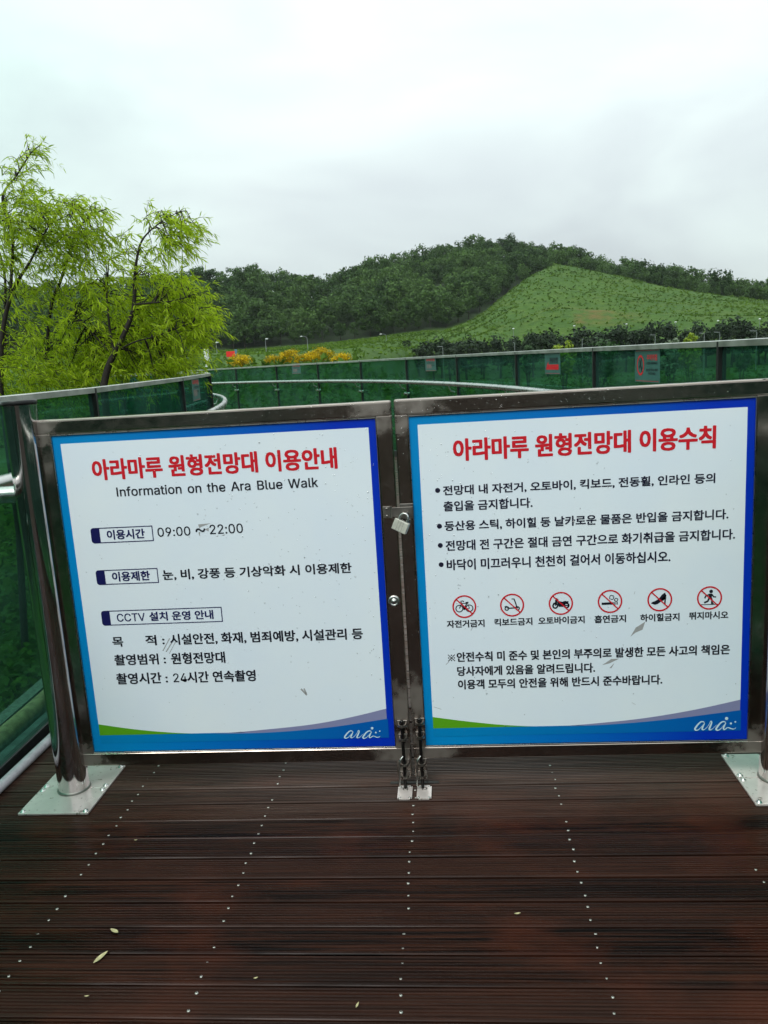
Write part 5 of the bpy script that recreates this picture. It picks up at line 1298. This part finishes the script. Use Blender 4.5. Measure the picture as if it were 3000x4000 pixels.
FOREST_P = [crown(np.random.default_rng(100 + i), 9.0 + (i % 3) * .6, 3.1 + .25 * (i % 4), 1.6, 22, 620, .30, soft=.55) for i in range(7)]
PINE_P = [crown(np.random.default_rng(200 + i), 7.0, 2.3, .6, 26, 520, .24, 'cone' if i % 2 else 'round', .6) for i in range(5)]
def trunk_geo(h, r):
    vs, fs = [], []
    for i, (z, k) in enumerate(((-.5, 1.2), (h * .5, .8), (h, .4))):
        for a in range(6): vs.append((r * k * math.cos(a * PI / 3) + .1 * i, r * k * math.sin(a * PI / 3), z))
    for i in range(2):
        for a in range(6): fs.append([i * 6 + a, i * 6 + (a + 1) % 6, (i + 1) * 6 + (a + 1) % 6, (i + 1) * 6 + a])
    return np.array(vs), np.array(fs)
def proto_mesh(name, cg, leaf, th, tr):
    V, F, T = cg
    tv, tf = trunk_geo(th, tr)
    o = np_mesh(name, np.concatenate([V, tv]), np.concatenate([F, tf + len(V)]), [leaf, TRUNK], tint=np.concatenate([T, np.full(len(tv), .5)]), face_mat=[0] * len(F) + [1] * len(tf))
    me = o.data; bpy.data.objects.remove(o)
    return me
FM = [proto_mesh('broadleaf_tree', g, LEAF_FOREST, 5.0, .2) for g in FOREST_P]
PM = [proto_mesh('pine_tree', g, LEAF_PINE, 4.0, .15) for g in PINE_P]
def put_tree(name, me, x, y, s, sz, label, cat, group, sink=0.0):
    o = bpy.data.objects.new(name, me); COL.objects.link(o)
    o.location = (x, y, float(height(x, y)) - sink); o.scale = (s, s, sz); o.rotation_euler = (0, 0, random.uniform(0, 6.28))
    return tag(o, label, cat, group)

def forest():
    rng = np.random.default_rng(21)
    # ridge trees that stand against the sky: each on its own
    az = -.50
    n = 0
    while az < .46:
        rf, hf, rb, elb, rc, elc = [float(q) for q in knots(az)]
        r = rc + rng.uniform(-7, 3)
        s = rng.uniform(.62, 1.08)
        put_tree('broadleaf_tree', FM[rng.integers(7)], EYE[0] + r * math.sin(az), EYE[1] + r * math.cos(az), s * rng.uniform(.85, 1.1), s,
                 'dark broadleaf tree on the skyline of the wooded hill', 'tree', 'trees along the hill skyline', 1.6 if az > .1 else .4)
        az += rng.uniform(.0055, .0105); n += 1
    # front edge of the wood, above the grass
    az = -.46
    while az < .42:
        rf, hf, rb, elb, rc, elc = [float(q) for q in knots(az)]
        r = rb + rng.uniform(2, 8)
        s = rng.uniform(.6, 1.0)
        if az > .17: s *= .75
        put_tree('broadleaf_tree', FM[rng.integers(7)], EYE[0] + r * math.sin(az), EYE[1] + r * math.cos(az), s, s,
                 'dark broadleaf tree at the edge of the wood above the grass slope', 'tree', 'trees along the wood edge', 1.3 * s)
        az += rng.uniform(.012, .022)
    # everything between, one mass
    Vs, Fs, Ts, off = [], [], [], 0
    for _ in range(2100):
        a = rng.uniform(-.62, .50)
        rf, hf, rb, elb, rc, elc = [float(q) for q in knots(a)]
        if rng.random() > (rc - rb + 30) / 140: continue
        r = rng.uniform(rb + 4, rc + 8)
        x, y = EYE[0] + r * math.sin(a), EYE[1] + r * math.cos(a)
        V, F, T = FOREST_P[rng.integers(7)]
        s = rng.choice((.55, .65, .8, .95, 1.2)) * rng.uniform(.9, 1.12)
        th = rng.uniform(0, 2 * PI); c_, s_ = math.cos(th), math.sin(th)
        W = np.stack([V[:, 0] * c_ - V[:, 1] * s_, V[:, 0] * s_ + V[:, 1] * c_, V[:, 2]], 1) * s
        W += np.array([x, y, float(height(x, y)) - (1.4 if a > .1 else .4)])
        Vs.append(W); Fs.append(F + off); Ts.append(np.clip(T * .85 + rng.uniform(-.42, .55), 0, 1)); off += len(W)
    o = np_mesh('forest', np.concatenate(Vs), np.concatenate(Fs), LEAF_FOREST, tint=np.concatenate(Ts))
    tag(o, kind='stuff')
forest()

def pines():
    rng = np.random.default_rng(31)
    for row, (r0, sc_) in enumerate(((128, 1.0), (136, 1.12))):
        u = 770 + row * 17
        while u < 1850:
            v = hor(u)
            a = azel(u * 1.8084, v * 1.8084)[0]
            r = r0 + rng.uniform(-3, 3)
            top = np.interp(u, [770, 800, 850, 950, 1050, 1200, 1400, 1659, 1850], [775, 752, 738, 729, 722, 709, 700, 691, 684])
            ztop = 1.45 + (hor(u) - top) / 1704 * r
            x, y = EYE[0] + r * math.sin(a), EYE[1] + r * math.cos(a)
            hgt = ztop - float(height(x, y))
            s = hgt / 7.0 * rng.uniform(.84, 1.06)
            if hgt > 1.2:
                put_tree('pine_tree', PM[rng.integers(5)], x, y, s * rng.uniform(.9, 1.2), s, 'dark pine in the low belt of pines at the foot of the grass hill', 'tree', 'pines in the belt')
            u += rng.uniform(26, 42)
pines()

# weeds and rough grass: uncountable ground cover
def ground_cover():
    rng = np.random.default_rng(41)
    Vs, Fs, Ts, off = [], [], [], 0
    def add(x, y, hgt, nl, size, tint):
        nonlocal off
        z = height(x, y)
        n = len(x)
        C = np.repeat(np.stack([x, y, z], 1), nl, 0)
        m = len(C)
        hh = np.repeat(hgt, nl)
        C = C + np.stack([rng.normal(0, 1, m) * hh * .5, rng.normal(0, 1, m) * hh * .5, np.abs(rng.normal(0, .5, m)) * hh], 1)
        nr = rng.normal(size=(m, 3)) * .5; nr[:, 2] += .8
        V, F = leaf_quads(C, np.repeat(size, nl), rng, nr, 1.8)
        T = np.clip(np.repeat(tint, nl) + rng.normal(0, .14, m), 0, 1)
        Vs.append(V); Fs.append(F + off); Ts.append(np.repeat(T, 4)); off += len(V)
    def keep_clear(x, y):
        d = np.hypot(x - OC[0], y - OC[1])
        on = ((d > 19.8) & (d < 23.55) & (y > -.3)) | ((x > -2.1) & (x < 1.6) & (y <= 1))
        return ~on
    # near, round the walkway
    n = 26000
    a = rng.uniform(-1.0, .85, n); r = np.exp(rng.uniform(math.log(2.4), math.log(62), n))
    x, y = EYE[0] + r * np.sin(a), EYE[1] + r * np.cos(a)
    k = keep_clear(x, y); x, y, r = x[k], y[k], r[k]
    tn = -.10 + .020 * np.minimum(r, 25) + .22 * vnoise(x, y, 2.2, 4.0)
    add(x, y, .05 + .022 * r ** .8, 5, .016 + .0026 * r, tn)
    # the open field and the terraced grass hill
    n = 17000
    a = rng.uniform(-.55, .48, n); rf, hf, rb, elb, rc, elc = knots(a)
    r = 60 + (rb - 60) * np.sqrt(rng.random(n))
    x, y = EYE[0] + r * np.sin(a), EYE[1] + r * np.cos(a)
    tn = .44 + .42 * vnoise(x, y, 11.0, 5.0) + .25 * vnoise(x, y, 3.7, 6.0)
    bm_ = bare_mask(x, y); k = bm_ < .55
    add(x[k], y[k], np.full(k.sum(), .24), 5, .06 + .0006 * r[k], tn[k] + .12)
    n = 5200
    a = rng.uniform(.02, .48, n); rf, hf, rb, elb, rc, elc = knots(a)
    kk = rng.integers(1, 4, n)
    r = rf + (rb - rf) * (kk / 4.0 + rng.normal(0, .008, n))
    x, y = EYE[0] + r * np.sin(a), EYE[1] + r * np.cos(a)
    add(x, y, np.full(n, .35), 4, .09 + .0008 * r, np.where(rng.random(n) < .6, .05, .8))
    o = np_mesh('rough_grass', np.concatenate(Vs), np.concatenate(Fs), WEED, tint=np.concatenate(Ts))
    tag(o, kind='stuff')
ground_cover()

# shrubs
def shrub(name, u, top, w_px, r, leaf, label, group=None, seed=0, size=.045, nleaf=1700, cut=1.0):
    rng = np.random.default_rng(300 + seed)
    p = at_dist(u, top, r)
    g = float(height(p[0], p[1]))
    H = p[2] - g
    Rr = w_px / 2 / FPX * r * 1.05
    root = thing(name, (p[0], p[1], g), label, 'shrub', group)
    V, F, T = crown(rng, H, Rr, .0 if H < 1.6 else .4, 34, nleaf, size)
    V[:, 2] *= H / V[:, 2].max(); V[:, :2] *= Rr / np.percentile(np.abs(V[:, 0]), 99)
    V = V + np.array([p[0], p[1], g])
    np_mesh('crown', V, F, leaf, tint=T, parent=root)
    b = MB()
    for k in range(5):
        a = k * 1.26 + .3
        b.tube([(p[0], p[1], g - .1), (p[0] + .3 * Rr * math.cos(a), p[1] + .3 * Rr * math.sin(a), g + H * .35), (p[0] + .55 * Rr * math.cos(a), p[1] + .55 * Rr * math.sin(a), g + H * .65)], [.03, .02, .008], 6)
    b.build('stem', TRUNK, root)
YS = [(931, 1383, 74, 'golden shrub alone at left beside the red panel'), (1067, 1390, 68, 'low golden shrub at the left end of the row'), (1128, 1367, 60, 'upright golden shrub second in the row from left'),
      (1176, 1389, 44, 'small low golden shrub in the middle of the row'), (1213, 1375, 60, 'golden shrub just left of the tallest one'), (1254, 1356, 74, 'tallest golden shrub in the row'), (1326, 1380, 68, 'flat golden shrub at the right end of the row')]
for i, (u, v, w, lab) in enumerate(YS):
    shrub('golden_shrub', u, v - 7, w * 1.18, 57 + (i % 3) * .8, LEAF_YELLOW, lab, 'golden shrubs beyond the railing', i)
for i, (u, v, w, lf, lab) in enumerate(((2201, 1327, 84, LEAF_LIME, 'yellow-green bush just right of the small dark one beyond the railing'), (2342, 1316, 170, LEAF_DARK, 'wide dark green bush beyond the railing'),
                                        (2697, 1298, 76, LEAF_LIME, 'bright yellow-green bush above the notice with the ring'), (2622, 1316, 82, LEAF_GREY, 'grey-green bush left of the bright one at right'),
                                        (2060, 1345, 36, LEAF_DARK, 'small dark bush beyond the glass, left of the yellow-green bush'), (2900, 1318, 60, LEAF_DARK, 'dark bush near the right edge beyond the railing'))):
    shrub('garden_bush', u, v, w, 46 + i, lf, lab, 'bushes beyond the right railing', 20 + i, .075, 1300)

# street lamps
def lamp(u, vb, vt, du, r, label, kind='arm'):
    p = at_dist(u, vt, r)
    g = float(height(p[0], p[1])); top = p[2]
    root = thing('street_lamp', (p[0], p[1], g), label, 'street lamp', 'street lamps beyond the railing')
    rr = max(.035, r * .00021)
    rgt = np.array([CR[0], CR[1], 0]); rgt /= np.linalg.norm(rgt)
    q = p + rgt * (du / FPX * r)
    b = MB(); b.tube([(p[0], p[1], g - .1), (p[0], p[1], top - .3)], [rr * 1.2, rr * .9], 8)
    b.build('pole', LAMPM, root)
    if kind == 'arm':
        zup = .25
        b = MB(); b.tube(catmull([(p[0], p[1], top - .35), (p[0] + (q[0] - p[0]) * .25, p[1] + (q[1] - p[1]) * .25, top - .02), (q[0], q[1], top + zup * .3)], 5), rr * .7, 6); b.build('arm', LAMPM, root)
        h = MB(); ico(h, (q[0], q[1], top + zup * .2), max(.16, r * .0014), 0, 2, (1.2, .6, .45)); h.build('lamp_head', LAMPW, root)
    elif kind == 'tee':
        b = MB(); b.tube([(p[0], p[1], top - .3), (p[0], p[1], top - .05), (q[0], q[1], top)], rr * .8, 6); b.build('arm', LAMPM, root)
    else:
        h = MB(); ico(h, (p[0], p[1], top - .1), max(.15, r * .0014), 0, 2, (1, 1, .6)); h.build('lamp_head', LAMPW, root)
for L in ((1199, 1373, 1314, -22, 120, 'street lamp with curved arm standing above the golden shrubs', 'arm'), (1508, 1340, 1305, -20, 150, 'street lamp with pale head in front of the wood edge', 'arm'),
          (1036, 1402, 1326, 6, 95, 'thin street lamp between the willow and the golden row', 'arm'), (844, 1424, 1340, 4, 90, 'thin street lamp at the right side of the willow', 'arm'),
          (1729, 1381, 1352, -20, 95, 'short lamp post with square arm over the notice with red heading', 'tee'), (1416, 1399, 1366, 0, 95, 'plain short lamp post at the left end of the pines', 'tee'),
          (2010, 1367, 1338, -6, 95, 'short lamp post just left of the lime bush', 'tee'), (2274, 1340, 1324, 4, 95, 'very short lamp post in front of the wide dark bush', 'tee'), (2559, 1342, 1307, -18, 95, 'lamp post with square arm left of the grey-green bush', 'tee'),
          (2751, 1333, 1300, -18, 95, 'lamp post with square arm right of the bright bush', 'tee'), (2812, 1331, 1296, -20, 95, 'lamp post with square arm above the last glass post', 'tee'),
          (2956, 1324, 1291, -24, 95, 'lamp post with square arm near the right edge', 'tee'),
          (2243, 1300, 1271, 0, 150, 'white globe lamp on the hill foot below the bare patch', 'globe'), (2447, 1300, 1264, 0, 150, 'white globe lamp right of the bare patch above the pines', 'globe'), (2639, 1290, 1256, 0, 150, 'white globe lamp over the pines above the bright bush', 'globe'),
          (2805, 1280, 1251, 0, 150, 'white globe lamp over the pines second from the right', 'globe'), (2968, 1280, 1244, 0, 150, 'white globe lamp over the pines at the right edge', 'globe'), (2005, 1300, 1282, 0, 150, 'white globe lamp over the pines at the left foot of the hill', 'globe')):
    lamp(*L)
# small red panel and a white domed box in the field
p = at_dist(901, 1383, 62); g = float(height(p[0], p[1]))
rt = thing('red_board', (p[0], p[1], g), 'small bright red board standing in the field left of the golden shrubs', 'board')
b = MB(); b.box((p[0] - .33, p[1] - .03, p[2] - .20), (p[0] + .33, p[1] + .03, p[2] + .20), .012); b.build('panel', REDP, rt)
for s in (-.26, .26):
    b = MB(); b.tube([(p[0] + s, p[1] + .05, g - .2), (p[0] + s, p[1] + .05, p[2] + .12)], .025, 8); b.build('leg', LAMPM, rt)
p = at_dist(921, 1370, 64); g = float(height(p[0], p[1]))
b = MB(); b.box((p[0] - .09, p[1] - .06, g - .1), (p[0] + .09, p[1] + .06, p[2] + .1), .02)
tag(b.build('meter_post', simple('blue_grey_post', (.10, .20, .28), .5)), 'short blue-grey post right behind the red board', 'post')
p = at_dist(805, 1373, 62); g = float(height(p[0], p[1]))
b = MB(); b.lathe([(.20, g - .2 - p[2]), (.20, -.03), (.18, .09), (.11, .17), (.001, .20)], tuple(p), 20)
tag(b.build('white_dome', LAMPW), 'small white dome standing in the field at the edge of the willow', 'dome')

# ------------------------------------------------------------------ willows inside the bend
def willow(label, limbs, blobs, seed, base_shift):
    rng = np.random.default_rng(seed)
    Zp = lambda x, y, r: at_dist(x / 1.659, 400 + y / 1.659, r)
    root = None
    tb = MB()
    nodes = []
    for pts, r0, r1 in limbs:
        P = [Zp(x, y, d) for (x, y, d) in pts]
        C = catmull(P, 6)
        rad = list(np.linspace(r0, r1, len(C)))
        if root is None:
            g = float(height(C[0][0], C[0][1]))
            root = thing('willow_tree', (C[0][0], C[0][1], g), label, 'tree')
        if abs(pts[0][1] - base_shift) < 30:
            foot = C[0].copy(); foot[2] = float(height(foot[0], foot[1])) - .1; foot[0] -= .15
            tb.tube([foot, (foot + C[0]) / 2 + np.array([.05, 0, 0])] + C, [r0 * 1.5, r0 * 1.2] + rad, 9)
        else:
            tb.tube(C, rad, 8)
        nodes += [(c, rr) for c, rr in zip(C, rad)]
    NP_ = np.array([q[0] for q in nodes])
    LV, LT = [], []
    tw = MB()
    for (cx, cy, rx, ry, d0, d1, ntw, ln, up) in blobs:
        for i in range(ntw):
            a = rng.uniform(0, 2 * PI); q = math.sqrt(rng.random())
            st = Zp(cx + rx * q * math.cos(a), cy + ry * q * math.sin(a), rng.uniform(d0, d1))
            if i % 7 == 0:
                j = np.argmin(np.linalg.norm(NP_ - st, axis=1)); c0 = NP_[j]
                mid = (c0 + st) / 2 + np.array([0, 0, .06])
                tw.tube([c0, mid, st], [.006, .0045, .003], 5)
            dirn = np.array([rng.normal(.45, .6), rng.normal(0, .6), rng.normal(up, .45)]); dirn /= np.linalg.norm(dirn)
            L = ln * rng.uniform(.6, 1.25)
            nl = int(L / .014)
            s = np.linspace(0, 1, 6)
            path = np.array([st + dirn * L * t + np.array([.10, 0, -.42]) * L * t * t for t in s])
            if i % 2 == 0: tw.tube(list(path), [.0028, .0025, .002, .0017, .0013, .001], 4)
            tt = rng.uniform(.05, 1, nl)
            B = np.stack([np.interp(tt, s, path[:, k]) for k in range(3)], 1)
            tg = (path[-1] - path[0]) / L
            D = tg[None] * .7 + rng.normal(0, .55, (nl, 3)) + np.array([.12, 0, -.30])
            D /= np.linalg.norm(D, axis=1, keepdims=True)
            ll = rng.uniform(.038, .092, nl)[:, None]
            W = np.cross(D, rand_dirs(nl, rng)); W /= np.linalg.norm(W, axis=1, keepdims=True) + 1e-9
            wd = ll * rng.uniform(.055, .085, nl)[:, None]
            dn = np.array([0, 0, -1.0]) * ll * rng.uniform(.05, .30, nl)[:, None]
            p1, p2, tip = B + D * ll * .33, B + D * ll * .68 + dn * .4, B + D * ll + dn
            LV.append(np.stack([B, p1 - W * wd, p2 - W * wd * .75, tip, p2 + W * wd * .75, p1 + W * wd], 1))
            LT.append(np.clip(rng.normal(.5, .22, nl) + rng.uniform(-.18, .18), 0, 1))
    V = np.concatenate(LV); n = len(V)
    T = np.repeat(np.concatenate(LT), 6)
    F = np.concatenate([np.arange(6 * n).reshape(n, 6)[:, [0, 1, 2, 5]], np.arange(6 * n).reshape(n, 6)[:, [5, 2, 3, 4]]])
    np_mesh('foliage', V.reshape(-1, 3), F, LEAF_WILLOW, tint=T, parent=root)
    tb.build('trunk', BARK, root)
    tw.build('twigs', BARK, root)
    return n
nl = willow('tall willow at the left edge with a plume above the others',
       [([(8, 1900, 8.3), (12, 1530, 8.3), (62, 1280, 8.3), (120, 1150, 8.2), (185, 1050, 8.2), (265, 900, 8.1), (330, 790, 8.0), (470, 720, 8.0)], .025, .0022),
        ([(64, 1300, 8.3), (75, 1100, 8.4), (80, 850, 8.4), (15, 620, 8.4), (110, 470, 8.3), (200, 330, 8.2), (265, 275, 8.2)], .016, .004),
        ([(30, 1700, 8.8), (32, 1400, 8.8), (28, 1100, 8.8), (-60, 800, 8.8)], .018, .008),
        ([(300, 1650, 8.6), (330, 1330, 8.6), (395, 1150, 8.5), (440, 1000, 8.4), (490, 850, 8.3), (580, 740, 8.2), (690, 690, 8.2)], .018, .005)],
       [(60, 520, 70, 80, 8.1, 8.5, 16, .22, .5), (130, 430, 60, 70, 8.1, 8.4, 13, .20, .6), (200, 340, 50, 45, 8.1, 8.4, 13, .20, .5), (150, 620, 130, 60, 8.0, 8.5, 26, .24, .3),
        (150, 760, 190, 120, 7.9, 8.7, 70, .28, .2), (400, 700, 190, 85, 7.9, 8.5, 62, .26, .2), (600, 690, 75, 35, 8.0, 8.4, 16, .20, .0), (60, 960, 110, 180, 8.0, 8.8, 50, .3, .1),
        (330, 880, 230, 110, 7.9, 8.6, 85, .28, .1), (580, 850, 150, 80, 7.9, 8.6, 46, .26, .0), (-120, 900, 140, 300, 8.0, 8.9, 60, .3, .2), (520, 1000, 200, 80, 8.0, 8.7, 40, .28, .0),
        (300, 1080, 220, 90, 8.0, 8.8, 40, .3, .1), (240, 1300, 300, 150, 8.2, 9.3, 70, .32, .1), (200, 1560, 330, 160, 8.2, 9.4, 100, .32, .1), (200, 1780, 340, 100, 8.0, 9.2, 110, .32, .1), (330, 1640, 250, 110, 8.2, 9.2, 50, .30, .1)],
       51, 1900)
nl2 = willow('bushy willow with a dark forked trunk behind the left glass railing',
       [([(672, 1840, 7.9), (700, 1720, 7.9), (740, 1630, 7.9), (790, 1530, 7.9), (842, 1410, 7.9), (868, 1310, 7.9), (872, 1150, 7.9), (890, 1000, 7.9), (930, 880, 7.9), (1050, 770, 7.9), (1170, 705, 7.9)], .034, .0022),
        ([(740, 1630, 7.9), (716, 1500, 8.0), (702, 1380, 8.0), (692, 1250, 8.1), (700, 1150, 8.1)], .014, .006),
        ([(868, 1310, 7.9), (1000, 1298, 7.8), (1110, 1288, 7.7), (1215, 1262, 7.7)], .010, .004),
        ([(775, 1600, 7.9), (880, 1550, 7.8), (1010, 1515, 7.8), (1250, 1425, 7.7)], .009, .003),
        ([(735, 1640, 7.9), (600, 1500, 8.2), (480, 1380, 8.3)], .010, .004)],
       [(960, 800, 60, 70, 7.8, 8.0, 12, .20, .3), (1060, 760, 70, 50, 7.8, 8.1, 20, .20, .3), (1120, 830, 90, 85, 7.7, 8.1, 42, .22, .1), (1200, 790, 60, 60, 7.8, 8.1, 18, .20, -.1), (1080, 940, 90, 70, 7.7, 8.1, 26, .22, -.1),
        (950, 960, 60, 90, 7.8, 8.1, 12, .22, .1), (820, 900, 60, 80, 7.9, 8.2, 8, .24, .1), (760, 1020, 90, 80, 7.9, 8.3, 14, .26, .1), (900, 1130, 140, 50, 7.8, 8.3, 26, .24, .0), (1080, 1160, 140, 60, 7.7, 8.2, 36, .24, .0),
        (650, 1180, 170, 70, 7.9, 8.6, 42, .28, .1), (700, 1350, 230, 130, 8.0, 8.9, 95, .3, .1), (1010, 1260, 190, 80, 7.8, 8.4, 62, .26, .0), (1180, 1250, 125, 65, 7.7, 8.2, 46, .24, .0), (1275, 1370, 95, 115, 7.6, 8.1, 62, .22, .0),
        (1010, 1430, 220, 130, 7.8, 8.6, 84, .28, .1), (1205, 1510, 130, 105, 7.7, 8.3, 66, .24, .0), (550, 1560, 220, 140, 8.1, 9.0, 95, .3, .1), (850, 1620, 230, 110, 7.9, 8.8, 100, .3, .1), (1040, 1660, 150, 80, 7.7, 8.4, 66, .26, .0),
        (600, 1740, 200, 80, 8.0, 9.0, 95, .3, .1), (880, 1500, 260, 160, 8.0, 8.9, 60, .28, .1), (950, 1750, 210, 60, 7.9, 8.7, 60, .3, .1), (1150, 1680, 80, 45, 7.6, 8.1, 18, .20, .0)],
       52, 1840)
print('willow leaves', nl, nl2)

# ------------------------------------------------------------------ damp air
hz = MB(); hz.box((-740, -740, -9), (740, 740, 75))
ho = hz.build('haze', [])
t = NT('haze_air')
vp = t.n('ShaderNodeVolumePrincipled')
vp.inputs['Color'].default_value = c4(.86, .90, .93)
vp.inputs['Density'].default_value = 0.00009
t.l(vp.outputs[0], t.out.inputs['Volume'])
ho.data.materials.append(t.m)
tag(ho, kind='stuff')
